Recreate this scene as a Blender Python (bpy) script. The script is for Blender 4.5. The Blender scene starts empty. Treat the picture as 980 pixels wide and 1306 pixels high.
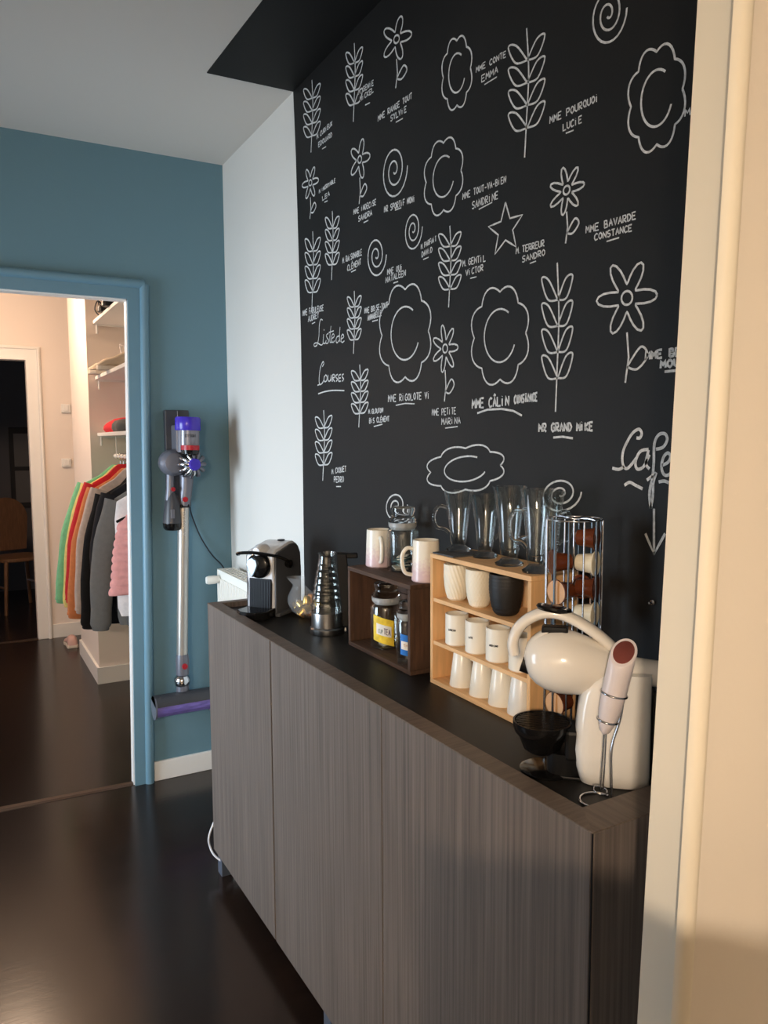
import bpy, bmesh, math, random
from mathutils import Vector, Matrix
random.seed(7)
PI = math.pi
SC = bpy.context.scene
COL = SC.collection

# ------------------------------------------------------------------ camera
IW, IH, FPX, CH = 980.0, 1306.0, 981.0, 1.45
YAW = math.atan2(545, 981); PITCH = math.radians(-5.3); ROLL = math.radians(-0.3)
_f = Vector((math.sin(YAW)*math.cos(PITCH), math.cos(YAW)*math.cos(PITCH), math.sin(PITCH)))
_r0 = Vector((math.cos(YAW), -math.sin(YAW), 0)); _u0 = _r0.cross(_f)
_r = _r0*math.cos(ROLL) + _u0*math.sin(ROLL); _u = -_r0*math.sin(ROLL) + _u0*math.cos(ROLL)
CAMP = Vector((0, 0, CH))
def on(px, py, ax, val):
    """photo pixel -> point on the plane coordinate[ax] == val"""
    d = _f + _r*((px-IW/2)/FPX) + _u*((IH/2-py)/FPX)
    return CAMP + d*((val-CAMP[ax])/d[ax])
cd = bpy.data.cameras.new('camera'); cam = bpy.data.objects.new('camera', cd); COL.objects.link(cam)
cam.matrix_world = Matrix(((_r.x, _u.x, -_f.x, 0), (_r.y, _u.y, -_f.y, 0), (_r.z, _u.z, -_f.z, CH), (0, 0, 0, 1)))
cd.sensor_fit = 'VERTICAL'; cd.sensor_height = 36; cd.lens = FPX/IH*36; cd.clip_start = 0.02
SC.camera = cam

# ------------------------------------------------------------------ world, daylight, exposure
w = bpy.data.worlds.new('world'); SC.world = w; w.use_nodes = True
w.node_tree.nodes['Background'].inputs[0].default_value = (0.55, 0.72, 1.0, 1)
w.node_tree.nodes['Background'].inputs[1].default_value = 0.6
def area(name, loc, target, sx, sy, power, col):
    l = bpy.data.lights.new(name, 'AREA'); l.shape = 'RECTANGLE'; l.size = sx; l.size_y = sy; l.energy = power; l.color = col
    o = bpy.data.objects.new(name, l); COL.objects.link(o); o.location = loc
    o.rotation_euler = (Vector(target)-Vector(loc)).to_track_quat('-Z', 'Y').to_euler()
    return o
def point(name, loc, power, col, r):
    l = bpy.data.lights.new(name, 'POINT'); l.energy = power; l.color = col; l.shadow_soft_size = r
    o = bpy.data.objects.new(name, l); COL.objects.link(o); o.location = loc
    return o
dw = area('daylight_window', (-1.76, 2.5, 1.05), (0, 2.62, 1.0), 1.1, 1.4, 28, (0.71, 0.855, 1.0))
dw.data.spread = math.radians(95)
area('daylight_hall', (-1.16, 4.6, 1.0), (0.5, 4.7, 0.7), 0.8, 1.3, 14, (0.74, 0.86, 1.0))
SC.view_settings.view_transform = 'Standard'; SC.view_settings.look = 'None'
SC.view_settings.gamma = 1.0; SC.view_settings.use_curve_mapping = False
SC.view_settings.exposure = 0.0

# ------------------------------------------------------------------ materials
def lin(c):
    c = c/255.0
    return c/12.92 if c <= 0.04045 else ((c+0.055)/1.055)**2.4
def rgb(r, g, b): return (lin(r), lin(g), lin(b), 1)
def mat(name, col, rough=0.5, metal=0.0, trans=0.0, spec=0.5, noise=0.0, nscale=8.0, stretch=(1, 1, 1), bump=0.0, bscale=60.0, emit=None, coat=0.0, ior=1.45, alpha=1.0):
    m = bpy.data.materials.new(name); m.use_nodes = True
    nt = m.node_tree; b = nt.nodes['Principled BSDF']
    b.inputs['Base Color'].default_value = col; b.inputs['Roughness'].default_value = rough
    b.inputs['Metallic'].default_value = metal; b.inputs['Transmission Weight'].default_value = trans
    b.inputs['Specular IOR Level'].default_value = spec; b.inputs['IOR'].default_value = ior
    b.inputs['Coat Weight'].default_value = coat; b.inputs['Alpha'].default_value = alpha
    if emit: b.inputs['Emission Color'].default_value = emit[0]; b.inputs['Emission Strength'].default_value = emit[1]
    if noise or bump:
        tc = nt.nodes.new('ShaderNodeTexCoord'); mp = nt.nodes.new('ShaderNodeMapping'); nt.links.new(tc.outputs['Object'], mp.inputs[0])
        mp.inputs['Scale'].default_value = stretch
    if noise:
        n = nt.nodes.new('ShaderNodeTexNoise'); n.inputs['Scale'].default_value = nscale; n.inputs['Detail'].default_value = 5
        nt.links.new(mp.outputs[0], n.inputs['Vector'])
        r = nt.nodes.new('ShaderNodeValToRGB')
        a = [max(0, c*(1-noise)) for c in col[:3]]; z = [min(1, c*(1+noise)) for c in col[:3]]
        r.color_ramp.elements[0].position = 0.3; r.color_ramp.elements[1].position = 0.7
        r.color_ramp.elements[0].color = (*a, 1); r.color_ramp.elements[1].color = (*z, 1)
        nt.links.new(n.outputs['Fac'], r.inputs[0]); nt.links.new(r.outputs[0], b.inputs['Base Color'])
    if bump:
        n2 = nt.nodes.new('ShaderNodeTexNoise'); n2.inputs['Scale'].default_value = bscale; n2.inputs['Detail'].default_value = 3
        nt.links.new(mp.outputs[0], n2.inputs['Vector'])
        bp = nt.nodes.new('ShaderNodeBump'); bp.inputs['Strength'].default_value = bump; bp.inputs['Distance'].default_value = 0.002
        nt.links.new(n2.outputs['Fac'], bp.inputs['Height']); nt.links.new(bp.outputs[0], b.inputs['Normal'])
    return m
M = {}
M['wall_white'] = mat('wall_white', rgb(212, 209, 202), 0.85, bump=0.15, bscale=90)
M['wall_cream'] = mat('wall_cream', rgb(238, 230, 218), 0.7, bump=0.12, bscale=120)
M['casing_cream'] = mat('casing_cream', rgb(238, 230, 212), 0.6)
M['wall_blue'] = mat('wall_blue', rgb(101, 136, 151), 0.75, bump=0.15, bscale=80)
M['casing_blue'] = mat('casing_blue', rgb(106, 142, 160), 0.35)
M['ceiling'] = mat('ceiling', rgb(214, 208, 200), 0.9)
M['chalk_black'] = mat('chalk_black', rgb(26, 25, 24), 0.62, spec=0.3, noise=0.18, nscale=3.0, bump=0.1, bscale=150)
M['chalk'] = mat('chalk', rgb(196, 196, 194), 0.95, noise=0.25, nscale=160)
M['white_paint'] = mat('white_paint', rgb(236, 234, 230), 0.4)
M['hall_white'] = mat('hall_white', rgb(236, 224, 214), 0.8)
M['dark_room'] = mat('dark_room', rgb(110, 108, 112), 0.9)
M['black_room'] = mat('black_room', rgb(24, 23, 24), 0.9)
M['floor'] = mat('floor', rgb(33, 24, 20), 0.22, noise=0.25, nscale=3.0, stretch=(0.6, 9, 1), bump=0.06, bscale=10)
M['oak_grey'] = mat('oak_grey', rgb(103, 93, 86), 0.5, noise=0.34, nscale=9.0, stretch=(17, 17, 0.22), bump=0.2, bscale=60)
M['oak_rim'] = mat('oak_rim', rgb(100, 86, 75), 0.5, noise=0.25, nscale=9.0, stretch=(1.2, 18, 18), bump=0.2, bscale=60)
M['oak_rim_end'] = mat('oak_rim_end', rgb(100, 86, 75), 0.5, noise=0.25, nscale=9.0, stretch=(18, 1.2, 18))
M['black_top'] = mat('black_top', rgb(22, 21, 20), 0.48, spec=0.35, bump=0.12, bscale=400)
M['crate_wood'] = mat('crate_wood', rgb(72, 50, 36), 0.7, noise=0.4, nscale=10, stretch=(10, 10, 1.0), bump=0.4, bscale=40)
M['crate_wood_h'] = mat('crate_wood_h', rgb(72, 50, 36), 0.7, noise=0.4, nscale=10, stretch=(10, 1.0, 10), bump=0.4, bscale=40)
M['pine'] = mat('pine', rgb(226, 180, 128), 0.55, noise=0.13, nscale=7, stretch=(12, 1.2, 12))
M['pine_v'] = mat('pine_v', rgb(222, 174, 120), 0.55, noise=0.13, nscale=7, stretch=(12, 12, 1.2))
M['glass'] = mat('glass', (0.97, 0.985, 0.98, 1), 0.01, trans=1.0, ior=1.32)
def thin_glass(name, tint, extra):
    m = bpy.data.materials.new(name); m.use_nodes = True; nt = m.node_tree; nt.nodes.clear()
    out = nt.nodes.new('ShaderNodeOutputMaterial'); mx = nt.nodes.new('ShaderNodeMixShader'); tr = nt.nodes.new('ShaderNodeBsdfTransparent'); gl = nt.nodes.new('ShaderNodeBsdfGlossy')
    lw = nt.nodes.new('ShaderNodeLayerWeight'); lw.inputs[0].default_value = 0.5; fr = nt.nodes.new('ShaderNodeMath'); fr.operation = 'POWER'; fr.inputs[1].default_value = 3.0; nt.links.new(lw.outputs['Facing'], fr.inputs[0]); ad = nt.nodes.new('ShaderNodeMath'); ad.operation = 'MULTIPLY_ADD'; ad.inputs[1].default_value = 0.75; ad.inputs[2].default_value = extra; ad.use_clamp = True
    tr.inputs[0].default_value = tint; gl.inputs[0].default_value = (1, 1, 1, 1); gl.inputs['Roughness'].default_value = 0.03
    nt.links.new(fr.outputs[0], ad.inputs[0]); nt.links.new(ad.outputs[0], mx.inputs[0]); nt.links.new(tr.outputs[0], mx.inputs[1]); nt.links.new(gl.outputs[0], mx.inputs[2]); nt.links.new(mx.outputs[0], out.inputs[0])
    return m
M['glass_solid'] = M['glass']
M['glass'] = thin_glass('clear_glass', (0.955, 0.97, 0.965, 1), 0.045)
M['bag_film'] = mat('bag_film', (0.85, 0.85, 0.85, 1), 0.12, alpha=0.14)
M['seal'] = mat('seal', rgb(205, 206, 204), 0.35, trans=0.5)
M['chrome'] = mat('chrome', rgb(205, 205, 208), 0.16, metal=1.0)
M['steel'] = mat('steel', rgb(182, 180, 178), 0.28, metal=1.0, noise=0.06, nscale=30, stretch=(1, 1, 30))
M['black_gloss'] = mat('black_gloss', rgb(17, 16, 16), 0.16, spec=0.5)
M['black_plastic'] = mat('black_plastic', rgb(13, 13, 14), 0.5, spec=0.3)
M['white_gloss'] = mat('white_gloss', rgb(236, 229, 218), 0.16, coat=0.3)
M['white_ceramic'] = mat('white_ceramic', rgb(238, 231, 216), 0.22)
M['cream_ceramic'] = mat('cream_ceramic', rgb(240, 230, 208), 0.5)
M['pale_ceramic'] = mat('pale_ceramic', rgb(232, 230, 224), 0.25)
M['pink_speckle'] = mat('pink_speckle', rgb(222, 196, 196), 0.3, noise=0.25, nscale=120)
_m = mat('pink_fade', rgb(238, 231, 216), 0.25); _n = _m.node_tree
_tc = _n.nodes.new('ShaderNodeTexCoord'); _sx = _n.nodes.new('ShaderNodeSeparateXYZ'); _n.links.new(_tc.outputs['Object'], _sx.inputs[0])
_nz = _n.nodes.new('ShaderNodeTexNoise'); _nz.inputs['Scale'].default_value = 150; _n.links.new(_tc.outputs['Object'], _nz.inputs['Vector'])
_ma = _n.nodes.new('ShaderNodeMath'); _ma.operation = 'MULTIPLY_ADD'; _ma.inputs[1].default_value = 0.05; _n.links.new(_nz.outputs['Fac'], _ma.inputs[0]); _n.links.new(_sx.outputs['Z'], _ma.inputs[2])
_mr = _n.nodes.new('ShaderNodeMapRange'); _mr.inputs['From Min'].default_value = 0.045; _mr.inputs['From Max'].default_value = 0.085; _n.links.new(_ma.outputs[0], _mr.inputs['Value'])
_cr = _n.nodes.new('ShaderNodeValToRGB'); _cr.color_ramp.elements[0].color = rgb(214, 188, 190); _cr.color_ramp.elements[1].color = rgb(238, 231, 216)
_n.links.new(_mr.outputs[0], _cr.inputs[0]); _n.links.new(_cr.outputs[0], _n.nodes['Principled BSDF'].inputs['Base Color']); M['pink_fade'] = _m
M['black_ceramic'] = mat('black_ceramic', rgb(27, 26, 26), 0.55)
M['grey_satin'] = mat('grey_satin', rgb(84, 86, 90), 0.4)
M['espresso_white'] = mat('espresso_white', rgb(226, 228, 232), 0.25)
M['navy_grille'] = mat('navy_grille', rgb(22, 25, 34), 0.45, spec=0.3)
M['silver_blue'] = mat('silver_blue', rgb(140, 155, 172), 0.25, metal=0.4)
M['tube_silver'] = mat('tube_silver', rgb(186, 182, 176), 0.3, metal=0.7)
M['vac_grey'] = mat('vac_grey', rgb(112, 113, 122), 0.35, metal=0.35)
M['vac_dark'] = mat('vac_dark', rgb(58, 59, 64), 0.4)
M['vac_purple'] = mat('vac_purple', rgb(66, 50, 176), 0.25)
M['vac_red'] = mat('vac_red', rgb(168, 24, 38), 0.35)
M['vac_bin'] = mat('vac_bin', rgb(126, 126, 134), 0.12, metal=0.1)
M['brush_violet'] = mat('brush_violet', rgb(112, 98, 170), 0.5, noise=0.35, nscale=18, stretch=(1, 6, 6))
M['label_yellow'] = mat('label_yellow', rgb(238, 204, 60), 0.6, noise=0.22, nscale=60)
M['label_blue'] = mat('label_blue', rgb(38, 120, 210), 0.6)
M['label_green'] = mat('label_green', rgb(40, 130, 96), 0.6)
M['paper'] = mat('paper', rgb(236, 234, 228), 0.7)
M['ink'] = mat('ink', rgb(40, 38, 40), 0.7)
M['ink_purple'] = mat('ink_purple', rgb(70, 52, 92), 0.7)
M['sachet'] = mat('sachet', rgb(214, 206, 190), 0.7)
M['sachet_teal'] = mat('sachet_teal', rgb(92, 120, 122), 0.7)
M['gold'] = mat('gold', rgb(214, 178, 96), 0.28, metal=0.85)
M['orange_foil'] = mat('orange_foil', rgb(206, 150, 104), 0.4, metal=0.3)
M['capsule_brown'] = mat('capsule_brown', rgb(92, 44, 22), 0.22)
M['capsule_white'] = mat('capsule_white', rgb(232, 222, 196), 0.3)
M['capsule_tan'] = mat('capsule_tan', rgb(206, 158, 110), 0.4)
M['frother_white'] = mat('frother_white', rgb(226, 214, 212), 0.3)
M['copper'] = mat('copper', rgb(160, 88, 80), 0.3, metal=0.6)
M['cord_dark'] = mat('cord_dark', rgb(34, 38, 46), 0.6)
M['cord_white'] = mat('cord_white', rgb(214, 216, 222), 0.4)
M['radiator'] = mat('radiator', rgb(234, 232, 224), 0.4)
M['slot_shade'] = mat('slot_shade', rgb(104, 90, 66), 0.7)
M['leg_metal'] = mat('leg_metal', rgb(92, 102, 118), 0.4, metal=0.3)
M['slate'] = mat('slate', rgb(72, 74, 76), 0.6)
def cloth(n, c, nz=0.08): M[n] = mat(n, c, 0.92, noise=nz, nscale=50, bump=0.3, bscale=120)
cloth('cl_green', rgb(132, 206, 160)); cloth('cl_yellow', rgb(236, 224, 140)); cloth('cl_red', rgb(214, 52, 62))
cloth('cl_orange', rgb(222, 138, 88)); cloth('cl_beige', rgb(214, 198, 190)); cloth('cl_black', rgb(24, 23, 25))
cloth('cl_black2', rgb(32, 32, 38)); cloth('cl_grey', rgb(116, 116, 114), 0.06); cloth('cl_white', rgb(232, 226, 224)); cloth('cl_pink', rgb(216, 150, 144))
cloth('cl_dgrey', rgb(92, 92, 92), 0.06)
M['shoe_beige'] = mat('shoe_beige', rgb(196, 180, 160), 0.7); M['shoe_black'] = mat('shoe_black', rgb(30, 28, 30), 0.4)
M['shoe_sole'] = mat('shoe_sole', rgb(222, 210, 194), 0.6); M['shoe_pink'] = mat('shoe_pink', rgb(206, 168, 160), 0.6)
M['chair_wood'] = mat('chair_wood', rgb(120, 84, 56), 0.5, noise=0.2, nscale=12, stretch=(8, 8, 1))
M['poster_dark'] = mat('poster_dark', rgb(42, 40, 42), 0.6); M['poster_pale'] = mat('poster_pale', rgb(126, 122, 122), 0.7)
M['threshold'] = mat('threshold', rgb(84, 66, 54), 0.4, metal=0.4)
M['lampshade'] = mat('lampshade', rgb(240, 220, 190), 0.8)

# ------------------------------------------------------------------ mesh helpers
class MB:
    def __init__(s): s.v = []; s.f = []
    def add(s, vs, fs):
        o = len(s.v); s.v += [Vector(v) for v in vs]; s.f += [tuple(i+o for i in f) for f in fs]; return s
    def box(s, x0, x1, y0, y1, z0, z1):
        return s.add([(x0,y0,z0),(x1,y0,z0),(x1,y1,z0),(x0,y1,z0),(x0,y0,z1),(x1,y0,z1),(x1,y1,z1),(x0,y1,z1)],
                     [(0,3,2,1),(4,5,6,7),(0,1,5,4),(1,2,6,5),(2,3,7,6),(3,0,4,7)])
    def loft(s, rings, cap=True, closed=False):
        n = len(rings[0]); o = len(s.v)
        for r in rings: s.v += [Vector(p) for p in r]
        m = len(rings)
        for i in range(m if closed else m-1):
            a = o+i*n; b = o+((i+1) % m)*n
            for j in range(n): s.f.append((a+j, a+(j+1) % n, b+(j+1) % n, b+j))
        if cap and not closed:
            s.f.append(tuple(o+j for j in reversed(range(n)))); s.f.append(tuple(o+(m-1)*n+j for j in range(n)))
        return s
    def prism(s, a, b): return s.loft([a, b])
    def lathe(s, prof, c=(0, 0, 0), seg=24, T=None, rfun=None):
        o = len(s.v); idx = []
        for k, (r, z) in enumerate(prof):
            if r < 1e-6:
                idx.append([len(s.v)]); p = Vector((0, 0, z)); s.v.append(p)
            else:
                row = []
                for j in range(seg):
                    a = 2*PI*j/seg; rr = r if rfun is None else rfun(r, z, a, k)
                    row.append(len(s.v)); s.v.append(Vector((rr*math.cos(a), rr*math.sin(a), z)))
                idx.append(row)
        for i in range(len(s.v)-o):
            p = s.v[o+i]; p = (T @ p) if T is not None else p
            s.v[o+i] = p + Vector(c)
        for a, b in zip(idx, idx[1:]):
            if len(a) == 1 and len(b) == 1: continue
            for j in range(seg):
                k = (j+1) % seg
                if len(a) == 1: s.f.append((a[0], b[k], b[j]))
                elif len(b) == 1: s.f.append((a[j], a[k], b[0]))
                else: s.f.append((a[j], a[k], b[k], b[j]))
        return s
    def tube(s, path, r, seg=8, closed=False, flat=None):
        P = [Vector(p) for p in path]; n = len(P)
        rs = r if isinstance(r, (list, tuple)) else [r]*n
        T = []
        for i in range(n):
            a = P[(i-1) % n] if (closed or i > 0) else P[i]; b = P[(i+1) % n] if (closed or i < n-1) else P[i]
            T.append((b-a).normalized())
        ref = Vector((0, 0, 1)) if abs(T[0].z) < 0.9 else Vector((0, 1, 0))
        if flat is not None: ref = Vector(flat[0])
        nrm = (ref - T[0]*ref.dot(T[0])).normalized(); rings = []
        for i in range(n):
            nrm = (nrm - T[i]*nrm.dot(T[i])).normalized(); bi = T[i].cross(nrm)
            fl = flat[1] if flat is not None else 1.0
            rings.append([P[i] + nrm*(rs[i]*fl*math.cos(2*PI*j/seg)) + bi*(rs[i]*math.sin(2*PI*j/seg)) for j in range(seg)])
        return s.loft(rings, True, closed)
    def ribbon(s, pts, width, nrm):
        """flat stroke lying on a surface whose outward normal is nrm"""
        P = [Vector(p) for p in pts]; N = Vector(nrm); L = []; R = []
        for i, p in enumerate(P):
            t = (P[min(i+1, len(P)-1)] - P[max(i-1, 0)])
            if t.length < 1e-9: t = Vector((0, 0, 1))
            sd = N.cross(t.normalized())*(width/2); L.append(p+sd); R.append(p-sd)
        o = len(s.v); s.v += L + R; n = len(P)
        for i in range(n-1): s.f.append((o+i, o+i+1, o+n+i+1, o+n+i))
        return s
    def xf(s, T): s.v = [T @ v for v in s.v]; return s
    def build(s, name, m, parent=None, smooth=0, bevel=0, sub=0, kind=None, recalc=True):
        me = bpy.data.meshes.new(name); me.from_pydata([tuple(v) for v in s.v], [], s.f)
        if recalc:
            b = bmesh.new(); b.from_mesh(me); bmesh.ops.recalc_face_normals(b, faces=b.faces); b.to_mesh(me); b.free()
        me.materials.append(M[m] if isinstance(m, str) else m)
        if smooth:
            me.shade_smooth(); me.set_sharp_from_angle(angle=math.radians(smooth))
        o = bpy.data.objects.new(name, me); COL.objects.link(o)
        if parent is not None: o.parent = parent
        if bevel:
            md = o.modifiers.new('bevel', 'BEVEL'); md.width = bevel; md.segments = 2; md.limit_method = 'ANGLE'
        if sub:
            md = o.modifiers.new('sub', 'SUBSURF'); md.levels = sub; md.render_levels = sub
        if kind: o['kind'] = kind
        return o
def box(name, m, parent, x0, x1, y0, y1, z0, z1, bevel=0, kind=None):
    return MB().box(x0, x1, y0, y1, z0, z1).build(name, m, parent, bevel=bevel, kind=kind)
def tag(o, label, cat, group=None):
    o['label'] = label; o['category'] = cat
    if group: o['group'] = group
    return o
def thing(name, label, cat, loc=(0, 0, 0), rz=0, group=None):
    o = bpy.data.objects.new(name, None); COL.objects.link(o); o.location = loc; o.rotation_euler = (0, 0, rz)
    o.empty_display_size = 0.05
    return tag(o, label, cat, group)
def struct(o): o['kind'] = 'structure'; return o
def copytree(o, parent=None):
    c = o.copy(); COL.objects.link(c)
    if parent is not None: c.parent = parent
    for ch in list(o.children): copytree(ch, c)
    return c
def smoothpath(pts, n=6):
    """Catmull-Rom through the points"""
    P = [Vector(p) for p in pts]; out = []
    for i in range(len(P)-1):
        p0 = P[max(i-1, 0)]; p1 = P[i]; p2 = P[i+1]; p3 = P[min(i+2, len(P)-1)]
        for k in range(n):
            t = k/n
            out.append(0.5*((2*p1)+(p2-p0)*t+(2*p0-5*p1+4*p2-p3)*t*t+(3*p1-p0-3*p2+p3)*t**3))
    out.append(P[-1]); return out
def sell(cx, cy, a, b, z, n=24, e=2.6):
    """super-ellipse ring at height z"""
    out = []
    for j in range(n):
        t = 2*PI*j/n; c = math.cos(t); s_ = math.sin(t)
        out.append((cx+a*math.copysign(abs(c)**(2/e), c), cy+b*math.copysign(abs(s_)**(2/e), s_), z))
    return out

# ------------------------------------------------------------------ the setting
XW, YB, ZC = 1.045, 3.27, 2.61          # chalk wall, blue wall, ceiling
struct(box('floor', 'floor', None, -1.8, 2.5, -2.3, 9.2, -0.06, 0))
ceil = struct(box('ceiling', 'ceiling', None, -1.8, 2.5, -2.3, 3.35, ZC, ZC+0.08))
struct(box('wall_left', 'wall_white', None, -1.8, -1.7, -2.3, 1.9, 0, ZC))
struct(box('wall_left', 'wall_white', None, -1.8, -1.7, 3.1, 3.35, 0, ZC))
struct(box('wall_left', 'wall_white', None, -1.8, -1.7, 1.9, 3.1, 0, 0.3))
struct(box('wall_left', 'wall_white', None, -1.8, -1.7, 1.9, 3.1, 1.8, ZC))
win = MB()
for a in ((1.9, 1.95, 0.3, 1.8), (3.05, 3.1, 0.3, 1.8), (1.95, 3.05, 0.3, 0.35), (1.95, 3.05, 1.75, 1.8)): win.box(-1.75, -1.7, a[0], a[1], a[2], a[3])
wf = struct(win.build('window_1', 'white_paint'))
struct(box('wall_behind', 'wall_cream', None, -1.8, 2.5, -2.4, -2.3, 0, ZC))
struct(box('wall_side', 'wall_cream', None, 2.4, 2.5, -2.3, 0.56, 0, ZC))
# right wall: white, with a chalkboard-painted field
wr = struct(box('wall_right', 'wall_white', None, XW, XW+0.1, 0.575, YB+0.04, 0, ZC))
bpx = [(375, 108), (378.5, 200), (382, 320), (385, 430), (387, 560), (388.7, 699)]
pl = [on(px, py, 0, XW) for px, py in bpx]
poly = [(p.y, min(p.z, ZC)) for p in pl] + [(pl[-1].y, 0.5), (0.6, 0.5), (0.6, ZC)]
board = MB().prism([(XW-0.003, y, z) for y, z in poly], [(XW+0.002, y, z) for y, z in poly]).build('chalkboard_paint', 'chalk_black', wr)
bc = on(264, 92, 2, ZC); bw = pl[0]
bo = on(335, 0, 2, ZC)
k = (bo.x-bc.x)/(bo.y-bc.y)
cp = [(bc.x, bc.y), (XW, bw.y), (XW, 0.58), (bc.x+k*(0.58-bc.y), 0.58)]
MB().prism([(x, y, ZC-0.003) for x, y in cp], [(x, y, ZC+0.001) for x, y in cp]).build('ceiling_paint', 'chalk_black', ceil)

# blue wall with the door opening
lt = on(162.6, 381.8, 1, YB); lb = on(172.3, 998, 1, YB)
def doorx(z): return lb.x + (lt.x-lb.x)*(z-lb.z)/(lt.z-lb.z)
DH = lt.z; DL = -0.24
def xz(name, m, pts, y0, y1, parent=None, **kw):
    return MB().prism([(x, y0, z) for x, z in pts], [(x, y1, z) for x, z in pts]).build(name, m, parent, **kw)
wb = struct(xz('wall_far', 'wall_blue', [(doorx(0), 0), (XW, 0), (XW, ZC), (-1.8, ZC), (-1.8, 0), (DL, 0), (DL, DH), (doorx(DH), DH)], YB, YB+0.04))
xz('door_lining', 'white_paint', [(doorx(0)-0.006, 0), (doorx(0)+0.004, 0), (doorx(DH)+0.004, DH), (doorx(DH)-0.006, DH)], YB-0.004, YB+0.043, wb)
xz('door_lining', 'white_paint', [(DL, DH-0.006), (doorx(DH), DH-0.006), (doorx(DH), DH+0.004), (DL, DH+0.004)], YB-0.004, YB+0.043, wb)
t1 = struct(xz('trim_1', 'casing_blue', [(doorx(0)-0.002, 0), (doorx(0)+0.045, 0), (doorx(DH)+0.045, DH+0.045), (DL, DH+0.045), (DL, DH), (doorx(DH)-0.002, DH)], YB-0.016, YB))
def bead(pa, pb, off, m, parent, r=0.019):
    pts = []
    return MB().tube([pa, pb], r, 12).build('casing_bead', m, parent, smooth=40)
bead((doorx(0)+0.059, YB-0.012, 0), (doorx(DH)+0.064, YB-0.012, DH+0.06), 0, 'casing_blue', t1)
bead((doorx(DH)+0.064, YB-0.012, DH+0.063), (DL, YB-0.012, DH+0.063), 0, 'casing_blue', t1)
bb = struct(box('baseboard_far', 'white_paint', None, doorx(0)+0.08, XW-0.001, YB-0.014, YB, 0, 0.085, bevel=0.003))
th = MB().prism([(-0.24, YB+0.03, 0.0), (doorx(0), YB-0.005, 0.0), (doorx(0), YB+0.03, 0.0), (-0.24, YB+0.07, 0.0)],
                [(-0.24, YB+0.035, 0.006), (doorx(0), YB+0.002, 0.006), (doorx(0), YB+0.025, 0.006), (-0.24, YB+0.063, 0.006)])
struct(th.build('trim_2', 'threshold'))

# near partition with its jamb and casing at the right edge
def vline(p1, p2, y):
    a = on(*p1, 1, y); b = on(*p2, 1, y)
    return lambda z: a.x + (b.x-a.x)*(z-a.z)/(b.z-a.z)
YF, YN = 0.575, 0.522
fa = vline((890.2, 0), (813, 1306), YF)
ratio = 0.0
xb = vline((958, 0), (875.6, 1306), YN-0.004)
def ring(z):
    x0 = fa(z); x1 = xb(z)
    r = [(x0, YF), (x0, YN), (x0+0.006, YN-0.003)]
    c = x1-0.0125
    for i in range(7):
        a = PI - PI*i/6
        r.append((c+0.0125*math.cos(a), YN-0.004-0.0105*math.sin(a)))
    r += [(x1, YN+0.012), (x1, YF)]
    return [(x, y, z) for x, y in r]
t3 = struct(MB().loft([ring(0), ring(ZC)]).build('trim_3', 'casing_cream', smooth=35))
struct(MB().loft([[(xb(z)-0.004, YN+0.006, z), (2.4, YN+0.006, z), (2.4, YF-0.001, z), (xb(z)-0.004, YF-0.001, z)] for z in (0, ZC)]).build('wall_near', 'wall_cream'))

# hallway beyond the blue wall
YP, XP = 4.79, 0.695
struct(box('ceiling_hall', 'hall_white', None, -1.3, 1.5, YB+0.04, 9.2, 2.5, 2.58))
hp = struct(box('wall_hall_partition', 'hall_white', None, XP, 1.2, YP, 5.55, 0, 2.5))
struct(box('wall_hall_closet', 'hall_white', None, 1.2, 1.3, YB+0.04, 6.2, 0, 2.5))
struct(box('wall_hall_left', 'hall_white', None, -1.3, -1.2, YB+0.04, 9.2, 0, 2.5))
bp = struct(MB().box(XP-0.014, XP, YP-0.014, 5.55, 0, 0.10).box(XP, 1.2, YP-0.014, YP, 0, 0.10).build('baseboard_hall', 'white_paint'))
YE = 6.12
de = on(43, 460, 1, YE); dl_ = on(49, 812, 1, YE)
EX0, EH = dl_.x, de.z
xz('wall_hall_end', 'hall_white', [(EX0, 0), (1.2, 0), (1.2, 2.5), (-1.2, 2.5), (-1.2, 0), (EX0-0.8, 0), (EX0-0.8, EH), (EX0, EH)], YE, YE+0.08)['kind'] = 'structure'
t4 = struct(xz('trim_4', 'white_paint', [(EX0, 0), (EX0+0.10, 0), (EX0+0.10, EH+0.10), (EX0-0.9, EH+0.10), (EX0-0.9, 0), (EX0-0.8, 0), (EX0-0.8, EH), (EX0, EH)], YE-0.016, YE, bevel=0.004))
MB().tube([(EX0+0.083, YE-0.018, 0), (EX0+0.083, YE-0.018, EH+0.083), (EX0-0.88, YE-0.018, EH+0.083)], 0.013, 8).build('casing_bead', 'white_paint', t4, smooth=50)
struct(box('baseboard_hall_end', 'white_paint', None, EX0+0.10, 1.19, YE-0.013, YE, 0, 0.10))
struct(box('trim_5', 'threshold', None, EX0-0.8, EX0, YE-0.01, YE+0.03, 0, 0.005))
# dark room beyond
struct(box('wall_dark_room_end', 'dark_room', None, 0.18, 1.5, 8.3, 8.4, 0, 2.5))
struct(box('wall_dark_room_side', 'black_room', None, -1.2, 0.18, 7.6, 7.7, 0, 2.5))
struct(box('wall_dark_room_right', 'black_room', None, 1.45, 1.5, 6.2, 8.4, 0, 2.5))

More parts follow.
